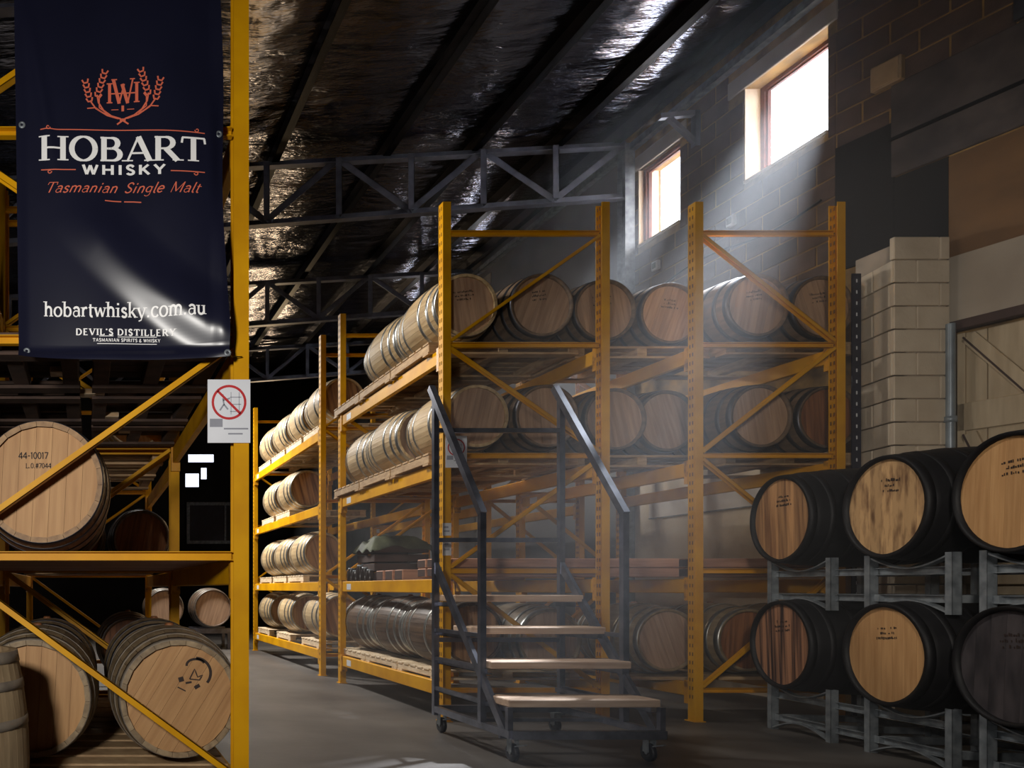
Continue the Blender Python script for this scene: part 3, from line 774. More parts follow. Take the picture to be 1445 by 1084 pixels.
barrel('small brown barrel seen under the diagonal brace on the second left rack', 0.53, 7.9, 1.335, 'cask', sm=STAVED, hm=OAKB, hoop=HOOPD, group='barrels in the second left rack')
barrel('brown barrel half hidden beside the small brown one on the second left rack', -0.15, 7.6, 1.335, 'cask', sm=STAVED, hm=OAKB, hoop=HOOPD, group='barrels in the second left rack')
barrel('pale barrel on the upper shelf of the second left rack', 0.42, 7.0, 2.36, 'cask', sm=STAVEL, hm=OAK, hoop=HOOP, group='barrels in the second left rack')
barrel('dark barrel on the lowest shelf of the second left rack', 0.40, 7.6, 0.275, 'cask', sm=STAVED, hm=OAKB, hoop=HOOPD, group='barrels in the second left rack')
# decks of the left racks
for lv, y0, nm in ((1.31, 3.53, 'middle shelf of the left rack'), (0.26, 3.6, 'bottom shelf of the left rack')):
    dk = thing('shelf_deck', 'row of timber boards decking the %s' % nm, 'deck', (-0.72, y0, lv))
    q = 0
    while y0+q*0.20 < 6.05:
        m = MB(); m.box(0, 1.43, q*0.20, q*0.20+0.16, -0.0, 0.014 if lv < 1 else 0.02, 0.003); m.build('deck_board', PALR if lv > 1 else PAL, dk); q += 1
for q, y in enumerate((4.0, 4.85, 5.65)):
    for s, x in enumerate((-0.38, 0.35)):
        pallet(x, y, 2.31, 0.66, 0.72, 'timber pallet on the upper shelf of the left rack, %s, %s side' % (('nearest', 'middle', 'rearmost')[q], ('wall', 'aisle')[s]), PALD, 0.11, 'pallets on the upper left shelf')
for q, (px, py, y) in enumerate(((90, 525, 4.0), (130, 557, 4.45), (152, 588, 5.04), (182, 608, 5.5))):
    c = W(px, py, y)
    m = MB(); m.box(-0.075, 0.075, 0, 0.09, -0.016, 0.016, 0.003)  # added blocks, pale colour standing in for light on pallet ends
    t = thing('lit_pallet_end', 'pale block added as a lit end of the upper left pallets, %s from the front' % ORD[q], 'block', (c.x, y, 2.31+0.035), 0, 'added lit ends of the upper left pallets')
    m.build('block_body', PALP, t); g = MB(); g.box(-0.07, 0.07, -0.001, 0.001, -0.012, 0.012); g.build('end_grain', PAL, t)
for q, y in enumerate((6.9, 7.8)):
    pallet(0.0, y, 2.25, 1.3, 0.8, 'timber pallet under the pale barrel of the second left rack, %s' % ('nearer', 'farther')[q], PAL, 0.11, 'pallets in the second left rack')
    pallet(0.0, y+0.3, 1.31 if False else 1.225+0.085, 1.3, 0.8, 'thin pallet on the middle shelf of the second left rack, %s' % ('nearer', 'farther')[q], PAL, 0.025, 'thin pallets in the second left rack')
# barrels at the end of the aisle on low stillages
for k, x in enumerate((1.45, 2.36)):
    st = thing('barrel_stillage', 'low dark stillage at the far end of the aisle, %s' % ('left', 'right')[k], 'stillage', (x, 14.6, 0), 0, 'stillages at the end of the aisle')
    for y in (-0.3, 0.3):
        m = MB(); m.box(-0.36, 0.36, y-0.04, y+0.04, 0.30, 0.40); m.build('rail', STEEL, st)
    for sx in (-0.33, 0.33):
        for y in (-0.3, 0.3):
            m = MB(); m.box(sx-0.03, sx+0.03, y-0.03, y+0.03, 0, 0.30); m.build('leg', STEEL, st)
    barrel('round-headed barrel at the far end of the aisle, %s one' % ('left', 'right')[k], x, 14.6, 0.40, 'hog', sm=STAVED, hm=OAKW, boards=False, group='barrels at the end of the aisle', bung=False)

# ------------------------------------------------------------------ black barrels on galvanised racks
A8 = math.radians(8)
U = Vector((math.sin(A8), math.cos(A8), 0)); NRM = Vector((-math.cos(A8), math.sin(A8), 0))
RZ = -(PI/2+A8)
P1 = Vector((5.53, 5.95, 0))
offs = [0.0, -0.91, -1.70, -2.50]
zl, zu = 0.33, 1.335
nmr = ['farthest', 'middle', 'nearest', 'outermost']
hms = [[OAKS, OAK, OAKK], [OAKD, OAKM, OAK]]
desc = [['brown head streaked with dark runs', 'pale tan head', 'blackened head'], ['worn brown head', 'mottled tan head', 'clean pale head']]
for lev, z in ((0, zl), (1, zu)):
    for k in range(3):
        c = P1+U*offs[k]-NRM*0.5
        barrel('black barrel with %s, %s row of galvanised racks, %s' % (desc[lev][k], ('lower', 'upper')[lev], nmr[k]), c.x, c.y, z, 'hog', RZ-math.radians(4), sm=BLACK, hm=hms[lev][k], hoop=BLACK, mark=(3, 0.02, 0.17, 0.030), roll=0.04*(k-1), group='black barrels on galvanised racks', bung=False)
def grack(lb, cpos, width, z, n):
    """local x along row toward the camera, y away from the aisle"""
    t = thing('barrel_rack', lb, 'rack', (cpos.x, cpos.y, z), RZ+PI/2*0, 'galvanised barrel racks')
    # local frame: barrel axis = +Y local, row = X local
    hgt = 0.40
    for fy in (0.14, 0.80):
        for k in range(n):
            xc = -(offs[1])*k
            for sx in (-0.29, 0.29):
                m = MB(); m.chan((xc+sx, fy, 0), (xc+sx, fy, hgt), 0.045, 0.055, 0.004, (0, 1, 0)); m.build('leg', GALV, t)
            pts = [(xc-0.29+0.58*i/12, fy, hgt-0.012-0.085*math.sin(PI*i/12)) for i in range(13)]
            m = MB()
            for a, b in zip(pts[:-1], pts[1:]): m.bar(a, b, 0.045, 0.010)
            m.build('saddle', GALV, t)
            pts = [(xc-0.29+0.58*i/12, fy, 0.004+0.085*math.sin(PI*i/12)) for i in range(13)]
            m = MB()
            for a, b in zip(pts[:-1], pts[1:]): m.bar(a, b, 0.045, 0.010)
            m.build('foot_arch', GALV, t)
        xe = -offs[1]*(n-1)+0.29
        for z2 in (0.285, 0.10):
            m = MB(); m.chan((-0.29, fy+0.02, z2), (xe, fy+0.02, z2), 0.03, 0.05, 0.004); m.build('rail', GALV, t)
    for k in range(n):
        for sx in (-0.25, 0.25):
            m = MB(); m.bar((-(offs[1])*k+sx, 0.14, 0.10), (-(offs[1])*k+sx, 0.80, 0.10), 0.04, 0.05); m.build('cross_tube', GALV, t)
    return t
# RZ maps local -Y to NRM and local +X to -U
c = P1
grack('galvanised two-barrel rack on the floor under the two farther black barrels', P1+U*0.0, 0, 0.0, 2)
grack('galvanised two-barrel rack between upper and lower farther black barrels', P1+U*0.0, 0, 1.0, 2)
grack('galvanised barrel rack on the floor under the blackened barrel head', P1+U*offs[2], 0, 0.0, 1)
grack('galvanised barrel rack between the two nearest black barrels', P1+U*offs[2], 0, 1.0, 1)
# navy perforated post by the wall
t = thing('slotted_post', 'navy perforated steel post between the yellow rack and the white pier', 'post', (6.86, 6.70, 0))
m = MB(); m.angle((0, 0, 0), (0, 0, 3.98), 0.08, 0.006, (0, 1, 0)); m.box(-0.04, 0.04, -0.042, -0.036, 0, 3.98); m.build('angle_section', NAVY, t)
m = MB()
z = 0.3
while z < 4.0: m.box(-0.006, 0.006, -0.0432, -0.0422, z, z+0.03); z += 0.1
m.build('slot_row', LBL, t)['kind'] = 'stuff'

# ------------------------------------------------------------------ wheeled steps
st = thing('mobile_steps', 'wheeled dark steel warehouse steps with timber treads and two handrails', 'steps', (2.82, 5.0, 0))
SW, YR = 1.02, 1.06
TR = [(0.0, 0.27, 0.42), (0.27, 0.55, 0.65), (0.53, 0.81, 0.88), (0.78, 1.08, 1.115)]
for i, (ya, yb, z) in enumerate(TR):
    m = MB(); m.box(0.02 if i else 0.0, SW-0.0, ya, yb, z-0.052, z, 0.006); m.build('tread', TREAD, st)
    for sx in (0.03, SW-0.03):
        m = MB(); m.angle((sx, ya+0.03, z-0.075), (sx, YR, z-0.075), 0.035, 0.005); m.build('tread_bearer', STEEL, st)
for sx in (0.0, SW):
    m = MB(); m.bar((sx, YR, 0.14), (sx, YR, 2.72), 0.042, 0.042); m.build('rear_post', STEEL, st)
    m = MB(); m.bar((sx, 0.345, 0.20), (sx, 0.345, 1.72), 0.042, 0.042); m.build('front_post', STEEL, st)
    m = MB(); m.bar((sx, 0.335, 1.70), (sx, YR+0.08, 2.82), 0.045, 0.05); m.build('handrail', STEEL, st)
    m = MB(); m.bar((sx, 0.05, 0.20), (sx, YR, 1.36), 0.03, 0.06); m.build('stringer', STEEL, st)
    m = MB(); m.bar((sx, -0.03, 0.19), (sx, YR, 0.19), 0.04, 0.05); m.build('base_rail', STEEL, st)
    for z in (0.36, 0.60, 0.83):
        m = MB(); m.bar((sx, 0.345, z), (sx, YR, z), 0.025, 0.03); m.build('side_rail', STEEL, st)
    m = MB(); m.bar((sx, 0.0, 0.2), (sx, 0.0, 0.37), 0.035, 0.035); m.build('short_post', STEEL, st)
for z in (2.45, 1.56, 0.75):
    m = MB(); m.bar((0, YR, z), (SW, YR, z), 0.035, 0.035); m.build('rear_rail', STEEL, st)
for y in (-0.03, YR):
    m = MB(); m.bar((0, y, 0.19), (SW, y, 0.19), 0.04, 0.055); m.build('base_rail', STEEL, st)
for y, z in ((0.12, 0.09), (0.55, 0.13)):
    m = MB(); m.bar((0.0, y, z+0.06), (SW, y, z+0.06), 0.025, 0.025); m.build('cross_tie', STEEL, st)
for sx in (0.04, SW-0.06):
    for y in (0.02, YR-0.03):
        ca = MB(); ca.box(-0.035, 0.035, -0.04, 0.04, 0.145, 0.155)
        ca.box(-0.028, -0.022, -0.02, 0.03, 0.055, 0.145); ca.box(0.022, 0.028, -0.02, 0.03, 0.055, 0.145)
        c = ca.build('caster', GALV, st, loc=(sx, y, 0.01))
        wm = MB(); wm.lathe([(0.012, -0.018), (0.055, -0.018), (0.062, -0.010), (0.062, 0.010), (0.055, 0.018), (0.012, 0.018)], 20, 'X', True, True); wm.build('wheel', RUBBER, c, loc=(0, 0.01, 0.052))
        h = MB(); h.lathe([(0.0001, -0.021), (0.014, -0.021), (0.014, 0.021), (0.0001, 0.021)], 12, 'X', False); h.build('hub', GALV, c, loc=(0, 0.01, 0.052))
        bkp = MB(); bkp.bar((0, -0.03, 0.10), (0.03, -0.09, 0.12), 0.03, 0.008); bkp.build('brake_lever', GALV, c)

# ------------------------------------------------------------------ lettering (stroke glyphs)
def arc(cx, cy, rx, ry, a0, a1, n=10): return [(cx+rx*math.cos(math.radians(a0+(a1-a0)*i/n)), cy+ry*math.sin(math.radians(a0+(a1-a0)*i/n))) for i in range(n+1)]
T_, t_ = 'T', 't'
# glyph: (advance, strokes[(points, weight)], serif spots[(x, y)])
G = {
 'H': (0.98, [([(.16, 0), (.16, 1)], T_), ([(.80, 0), (.80, 1)], T_), ([(.16, .51), (.80, .51)], t_)], [(.16, 0), (.16, 1), (.80, 0), (.80, 1)]),
 'O': (1.06, [(arc(.52, .5, .40, .49, 0, 360, 28), 'O')], []),
 'B': (0.86, [([(.16, 0), (.16, 1)], T_), ([(.04, .97), (.16, .97)], t_), ([(.04, .03), (.16, .03)], t_), ([(.16, .96), (.40, .96)]+arc(.42, .745, .21, .215, 90, -90)+[(.2, .53)], 'O'), ([(.2, .52), (.42, .52)]+arc(.46, .28, .25, .245, 90, -90)+[(.16, .035)], 'O')], []),
 'A': (0.98, [([(.10, 0), (.47, 1)], t_), ([(.47, 1), (.86, 0)], T_), ([(.25, .33), (.70, .33)], t_)], [(.10, 0), (.86, 0)]),
 'R': (0.92, [([(.16, 0), (.16, 1)], T_), ([(.04, .97), (.16, .97)], t_), ([(.16, .96), (.40, .96)]+arc(.42, .73, .24, .23, 90, -90)+[(.2, .50)], 'O'), ([(.42, .50), (.82, .0)], T_)], [(.16, 0), (.84, 0)]),
 'T': (0.88, [([(.44, 0), (.44, .97)], T_), ([(.05, .965), (.83, .965)], t_), ([(.07, .97), (.04, .74)], t_), ([(.81, .97), (.84, .74)], t_)], [(.44, 0)]),
 'W': (1.22, [([(.08, 1), (.34, 0)], T_), ([(.34, 0), (.60, .95)], t_), ([(.60, .95), (.84, 0)], T_), ([(.84, 0), (1.12, 1)], t_)], [(.08, 1), (1.12, 1)]),
 'I': (0.36, [([(.18, 0), (.18, 1)], T_)], [(.18, 0), (.18, 1)]),
 'S': (0.72, [([(.60, .80)]+arc(.36, .75, .22, .22, 20, 200, 9)+[(.28, .55), (.45, .46)]+arc(.36, .25, .24, .22, 40, -160, 10), T_)], []),
 'K': (0.90, [([(.16, 0), (.16, 1)], T_), ([(.74, 1), (.22, .42)], t_), ([(.36, .56), (.80, 0)], T_)], [(.16, 0), (.16, 1), (.80, 0), (.74, 1)]),
 'Y': (0.90, [([(.08, 1), (.45, .46)], T_), ([(.82, 1), (.45, .46)], t_), ([(.45, .5), (.45, 0)], T_)], [(.08, 1), (.82, 1), (.45, 0)]),
 'D': (0.96, [([(.16, 0), (.16, 1)], T_), ([(.04, .97), (.36, .97)]+arc(.38, .5, .44, .47, 90, -90, 14)+[(.04, .03)], 'O')], []),
 'E': (0.78, [([(.16, 0), (.16, 1)], T_), ([(.04, .97), (.64, .97)], t_), ([(.16, .51), (.52, .51)], t_), ([(.04, .03), (.68, .03)], t_)], []),
 'V': (0.92, [([(.08, 1), (.46, 0)], T_), ([(.46, 0), (.84, 1)], t_)], [(.08, 1), (.84, 1)]),
 'L': (0.74, [([(.16, 0), (.16, 1)], T_), ([(.04, .03), (.64, .03)], t_), ([(.64, .0), (.66, .24)], t_)], [(.16, 1)]),
 'N': (0.98, [([(.16, 0), (.16, 1)], t_), ([(.16, 1), (.80, 0)], T_), ([(.80, 0), (.80, 1)], t_)], [(.16, 0), (.16, 1), (.80, 1)]),
 'P': (0.82, [([(.16, 0), (.16, 1)], T_), ([(.04, .97), (.40, .97)]+arc(.42, .72, .24, .24, 90, -90)+[(.2, .48)], 'O')], [(.16, 0)]),
 'M': (1.14, [([(.16, 0), (.16, 1)], t_), ([(.16, 1), (.56, .1)], T_), ([(.56, .1), (.96, 1)], t_), ([(.96, 1), (.96, 0)], T_)], [(.16, 0), (.96, 0)]),
 '&': (0.90, [(arc(.38, .77, .17, .2, -60, 240, 12)+[(.80, 0)], t_), (arc(.36, .26, .27, .25, 110, 380, 12), T_)], []),
 "'": (0.26, [([(.14, 1.0), (.11, .78)], T_)], []),
 '.': (0.34, [([(.15, .0), (.15, .14)], 'D')], []),
 'h': (0.74, [([(.15, 0), (.15, 1)], T_), ([(.15, .44)]+arc(.36, .42, .20, .22, 150, 0)+[(.56, 0)], T_)], [(.15, 0), (.56, 0), (.10, 1)]),
 'o': (0.72, [(arc(.35, .32, .27, .31, 0, 360, 22), 'O')], []),
 'b': (0.74, [([(.15, 0), (.15, 1)], T_), (arc(.37, .32, .25, .31, 150, -150, 16), 'O')], [(.10, 1)]),
 'a': (0.68, [(arc(.32, .44, .20, .18, 160, 0)+[(.52, .08), (.60, .02)], T_), ([(.52, .37)]+arc(.30, .19, .20, .19, 70, 290, 12)+[(.52, .12)], t_)], []),
 'r': (0.54, [([(.16, 0), (.16, .62)], T_), ([(.16, .40), (.26, .56), (.40, .60), (.46, .52)], T_)], [(.16, 0), (.12, .61)]),
 't': (0.48, [([(.20, .82), (.20, .14)]+arc(.32, .14, .12, .13, 180, 290, 6), T_), ([(.06, .60), (.42, .60)], t_)], []),
 'w': (0.94, [([(.08, .62), (.27, 0)], T_), ([(.27, 0), (.47, .6)], t_), ([(.47, .6), (.66, 0)], T_), ([(.66, 0), (.86, .62)], t_)], [(.08, .62), (.86, .62)]),
 'i': (0.38, [([(.18, 0), (.18, .62)], T_), ([(.18, .80), (.18, .93)], 'D')], [(.18, 0), (.14, .61)]),
 's': (0.56, [([(.45, .50)]+arc(.28, .46, .16, .15, 20, 200, 8)+[(.22, .34), (.36, .28)]+arc(.28, .155, .17, .15, 40, -160, 9), T_)], []),
 'k': (0.72, [([(.15, 0), (.15, 1)], T_), ([(.56, .62), (.18, .26)], t_), ([(.30, .38), (.60, 0)], T_)], [(.15, 0), (.62, 0), (.56, .62), (.10, 1)]),
 'y': (0.70, [([(.08, .62), (.35, 0)], T_), ([(.62, .62), (.30, -.18), (.12, -.24)], t_)], [(.08, .62), (.62, .62)]),
 'c': (0.62, [(arc(.34, .32, .26, .31, 40, 325, 18), 'O')], []),
 'm': (1.08, [([(.15, 0), (.15, .62)], T_), ([(.15, .42)]+arc(.34, .42, .19, .20, 150, 0)+[(.53, 0)], T_), ([(.53, .42)]+arc(.72, .42, .19, .20, 150, 0)+[(.91, 0)], T_)], [(.15, 0), (.53, 0), (.91, 0), (.11, .61)]),
 'u': (0.74, [([(.14, .62), (.14, .20)]+arc(.33, .20, .19, .19, 180, 350), T_), ([(.54, .62), (.54, 0)], T_)], [(.10, .62), (.50, .62), (.58, 0)]),
 'n': (0.72, [([(.15, 0), (.15, .62)], T_), ([(.15, .44)]+arc(.35, .42, .19, .20, 150, 0)+[(.54, 0)], T_)], []),
 'g': (0.66, [(arc(.30, .34, .22, .26, 0, 360, 16), 'O'), ([(.53, .60), (.53, -.1)]+arc(.32, -.12, .21, .18, 0, -150), t_)], []),
 'l': (0.34, [([(.16, 1.0), (.16, .12)]+arc(.27, .12, .11, .11, 180, 290, 5), T_)], []),
 'e': (0.62, [([(.09, .33), (.54, .36)]+arc(.32, .33, .24, .30, 8, 320, 16), T_)], []),
}
def ribbon(out, pts, wfun, step):
    """split a polyline into short quads; wfun(direction) gives the width"""
    fine = [pts[0]]
    for a, b in zip(pts[:-1], pts[1:]):
        d = math.hypot(b[0]-a[0], b[1]-a[1]); n = max(1, int(d/step+0.999))
        fine += [(a[0]+(b[0]-a[0])*i/n, a[1]+(b[1]-a[1])*i/n) for i in range(1, n+1)]
    L, Rr = [], []
    for i, p in enumerate(fine):
        a, b = fine[max(i-1, 0)], fine[min(i+1, len(fine)-1)]
        dx, dy = b[0]-a[0], b[1]-a[1]; d = math.hypot(dx, dy) or 1; dx, dy = dx/d, dy/d
        h = wfun(dx, dy)/2; L.append((p[0]-dy*h, p[1]+dx*h)); Rr.append((p[0]+dy*h, p[1]-dx*h))
    for i in range(len(fine)-1): out.append((L[i], Rr[i], Rr[i+1], L[i+1]))
def text_quads(s, x0, x1, zb, h, T=.17, t=.075, serif=True, slant=0.0, track=0.0, tilt=0.0, gap=0.34, each=False):
    """quads in (x, z) plane; text spans x0..x1 on baseline zb with cap height h"""
    adv = sum((G[c][0] if c in G else gap)+track for c in s)-track
    sx = (x1-x0)/adv/1.0; q = []; per = []
    cx = 0.0
    for c in s:
        if c not in G: cx += gap+track; continue
        ad, strokes, ser = G[c]; g = []
        for pts, wt in strokes:
            fn = {'T': lambda dx, dy: T, 't': lambda dx, dy: t, 'O': lambda dx, dy: t+(T-t)*abs(dy), 'D': lambda dx, dy: T*1.05}[wt]
            ribbon(g, pts, fn, 0.2)
        if serif:
            for (px, pz) in ser:
                dz = 0.025 if pz < 0.3 else -0.025
                ribbon(g, [(px-T*1.0, pz+dz), (px+T*1.0, pz+dz)], lambda dx, dy: 0.05, 0.3)
        for quad in g:
            q.append([(x0+(cx+u+slant*v*h/sx/h*h)*sx if False else x0+(cx+u)*sx+slant*v*h, zb+v*h+tilt*((cx+u)*sx)) for u, v in quad])
        cx += ad+track
        if each: per.append(q); q = []
    return per if each else q

# ------------------------------------------------------------------ banner
BX0, BX1, BZ0, BZ1, BY = -0.330, 0.606, 2.205, 4.25, 3.375
def sstep(a, b, v):
    v = min(1, max(0, (v-a)/(b-a))); return v*v*(3-2*v)
def bp(px, py):
    p = W(px, py, BY); return p.x, p.z
def cloth(x, z):
    u = (x-BX0)/(BX1-BX0); v = z-BZ0
    # diagonal fold running from upper left to lower right corner
    ax, az = bp(95, 318); bx_, bz = bp(322, 500)
    dx, dz = bx_-ax, bz-az; L = math.hypot(dx, dz); dx, dz = dx/L, dz/L
    s = (x-ax)*dx+(z-az)*dz; n = -(x-ax)*dz+(z-az)*dx
    n -= -0.05*math.sin(PI*min(1, max(0, s/L)))
    env = sstep(-0.10, 0.18, s)*(0.55+0.45*sstep(0, L, s))
    y = -0.046*env*sstep(-0.085, 0.075, n)*(1-sstep(0.06, 0.26, n))
    y += 0.012*math.sin(u*5.0+1.2*v)+0.006*math.sin(u*11+v*2.3)
    y += -0.02*sstep(0.93, 1.0, u)*math.sin(v*5)-0.012*sstep(0.07, 0.0, u)
    y += 0.03*sstep(0.05, 0.0, v)*(-1)
    # slack folds near the top left
    y += -0.012*math.exp(-((x-(-0.24)-0.35*(3.55-z)*0.5)/0.03)**2)*sstep(2.95, 3.3, z)*sstep(3.95, 3.5, z)
    return BY+y-0.01
def edge_x(u, z):
    v = (z-BZ0)/(BZ1-BZ0)
    return BX0+(BX1-BX0)*u+0.028*(1-v)-0.012+0.006*math.sin(z*6)*(1 if u > 0.9 else 0)
bn = thing('banner', 'navy vinyl banner with white and coral lettering hanging on the left rack', 'banner', (0, 0, 0))
nu, nv = 96, 150
vs = []
for j in range(nv+1):
    for i in range(nu+1):
        u = i/nu; z = BZ0+(BZ1-BZ0)*j/nv
        zz = z-0.012*math.sin(u*PI)*max(0, 1-j/12)+(-0.012*u+0.006)*max(0, 1-j/12)
        x = edge_x(u, z); vs.append((x, cloth(x, zz), zz))
fs = [(j*(nu+1)+i, j*(nu+1)+i+1, (j+1)*(nu+1)+i+1, (j+1)*(nu+1)+i) for j in range(nv) for i in range(nu)]
n0 = len(vs)
vs += [(x, y+0.002, z) for x, y, z in vs]
fs += [tuple(n0+k for k in f[::-1]) for f in fs]
MB().add(vs, fs, True).build('banner_sheet', BANNER, bn)
def print_on(quads, m, nm, lift=0.0016):
    b = MB()
    for q in quads: b.add([(x, cloth(x, z)-lift, z) for x, z in q], [(0, 1, 2, 3)])
    return b.build(nm, m, bn)
def ptext(s, px0, px1, pyb, pyh, m, nm, **kw):
    x0, zb = bp(px0, pyb); x1, _ = bp(px1, pyb); _, zt = bp(px0, pyb-pyh)
    if s in ('HOBART', 'WHISKY', 'hobartwhisky.com.au'):
        for q in text_quads(s, x0, x1, zb, zt-zb, each=True, **kw): print_on(q, m, 'letter')
        return
    o = print_on(text_quads(s, x0, x1, zb, zt-zb, **kw), m, nm); o['kind'] = 'stuff'; return o
def pline(pts, wpx, m, nm, taper=False):
    k = BY/FPX; out = []
    ribbon(out, [bp(*p) for p in pts], lambda dx, dy: wpx*k, 0.012)
    return print_on(out, m, nm)
ptext('HOBART', 56, 290, 227, 34, PRINTW, 'lettering', T=.19, t=.075, tilt=-0.024)
ptext('WHISKY', 116, 233, 247.5, 13.5, PRINTW, 'lettering', T=.22, t=.20, serif=False, track=0.22, tilt=-0.02)
ptext('Tasmanian Single Malt', 62, 280, 272, 14.5, CORAL, 'lettering', T=.11, t=.06, serif=False, slant=0.5, tilt=-0.02, gap=0.55)
ptext('hobartwhisky.com.au', 62, 288, 446, 21, PRINTW, 'lettering', T=.15, t=.08, tilt=-0.024)
ptext("DEVIL'S DISTILLERY", 107, 247, 473, 9, PRINTW, 'lettering', T=.22, t=.13, track=0.16, tilt=-0.02, gap=0.3)
ptext('TASMANIAN SPIRITS & WHISKY', 131, 226, 482.5, 4.6, PRINTW, 'lettering', T=.2, t=.14, track=0.12, serif=False, tilt=-0.02)
pline([(137, 485.5), (221, 487)], 0.9, PRINTW, 'rule_line')
pline([(140, 475), (160, 475)], 0.9, PRINTW, 'rule_line'); pline([(166, 476.5), (221, 477)], 0.9, PRINTW, 'rule_line')
for a, b, y0, y1 in ((57, 288, 184, 192), (58, 107, 240, 241), (240, 288, 245.5, 247.5)): pline([(a+(b-a)*i/8, y0+(y1-y0)*i/8-(1.5*math.sin(PI*i/8) if b-a > 100 else 0)) for i in range(9)], 1.4, CORAL, 'rule_line')
for cx, cy, sg in ((68, 182, 1), (277, 188, -1), (70, 242.5, 1), (276, 249, -1)):
    pline([(cx+sg*(3.2*math.cos(a)*(1-a/9)), cy+3.2*math.sin(a)*(1-a/9)) for a in [i*0.5 for i in range(13)]], 1.3, CORAL, 'flourish')
pline([(148, 285), (160, 286), (171, 286.4)], 1.5, CORAL, 'rule_line'); pline([(175, 286.6), (188, 287), (199, 288)], 1.5, CORAL, 'rule_line')
# emblem: monogram between two ears of grain
def pstroke(pts, w_): 
    k = BY/FPX; o = []; ribbon(o, [bp(*p) for p in pts], lambda dx, dy: w_*k, 0.01); return o
em = []
for x in (154.5, 192.5): em += pstroke([(x, 121), (x, 147.5)], 4.2); em += pstroke([(x-4, 121), (x+4, 121)], 1.6); em += pstroke([(x-4, 147.5), (x+4, 147.5)], 1.6)
em += pstroke([(154, 135), (192, 135)], 1.8)
em += pstroke([(160, 116), (168, 149)], 4.6); em += pstroke([(168, 149), (175, 122)], 2.2); em += pstroke([(172, 122), (180, 149)], 4.6); em += pstroke([(180, 149), (187, 116)], 2.2)
em += pstroke([(157, 115.5), (165, 115.5)], 1.6); em += pstroke([(183, 115.5), (190, 115.5)], 1.6)
em += pstroke([(173, 152), (173, 156), (173, 160)], 3.6); em += pstroke([(157, 157.5), (167, 157.5)], 1.0); em += pstroke([(179, 157.5), (189, 157.5)], 1.0)
for sg in (-1, 1):
    cx = 173
    st1 = [(cx+sg*d, yv) for d, yv in ((-8, 178), (4, 170), (16, 166), (27, 158), (34, 147), (36, 136))]
    st2 = [(cx+sg*d, yv) for d, yv in ((6, 170), (22, 165), (38, 155), (46, 144))]
    st3 = [(cx+sg*d, yv) for d, yv in ((12, 168), (30, 160), (38, 154), (50, 155))]
    em += pstroke(st1, 2.2); em += pstroke(st2, 2.0); em += pstroke(st3, 1.6); em += pstroke([(cx+sg*20, 164), (cx+sg*33, 154), (cx+sg*33, 141), (cx+sg*29, 136)], 1.5)
    for base, tip, nn in (((36, 138), (26, 106), 6), ((46, 145), (52, 119), 5)):
        for i in range(nn):
            f = i/(nn-1); x = base[0]+(tip[0]-base[0])*f; yv = base[1]+(tip[1]-base[1])*f
            ax = tip[0]-base[0]; ay = tip[1]-base[1]; l = math.hypot(ax, ay); ax, ay = ax/l, ay/l
            for sd in (-1, 1):
                gx, gy = x-ay*sd*2.6, yv+ax*sd*2.6
                ex, ey = gx+ax*5-ay*sd*1.8, gy+ay*5+ax*sd*1.8
                em += pstroke([(cx+sg*x, yv), (cx+sg*gx, gy), (cx+sg*ex, ey)], 2.3)
em += pstroke([(169, 172), (177, 172)], 4.0)
print_on(em, CORAL, 'emblem')
for k, (px, py) in enumerate(((31, 177), (309, 188), (38, 497), (317, 505))):
    x, z = bp(px, py); gm = MB(); gm.lathe([(0.006, 0), (0.006, -0.004), (0.013, -0.004), (0.016, 0)], 16, 'Y')
    g = gm.build('grommet', GALV, bn, loc=(x, cloth(x, z)-0.001, z))
a, b = bp(317, 505), bp(345, 500)
m = MB(); m.tube([(a[0], cloth(*a)-0.006, a[1]), (a[0]+0.04, 3.40, a[1]+0.012), (b[0], 3.43, b[1]+0.006)], 0.0025, 5); m.build('tie_cord', PURL, bn)

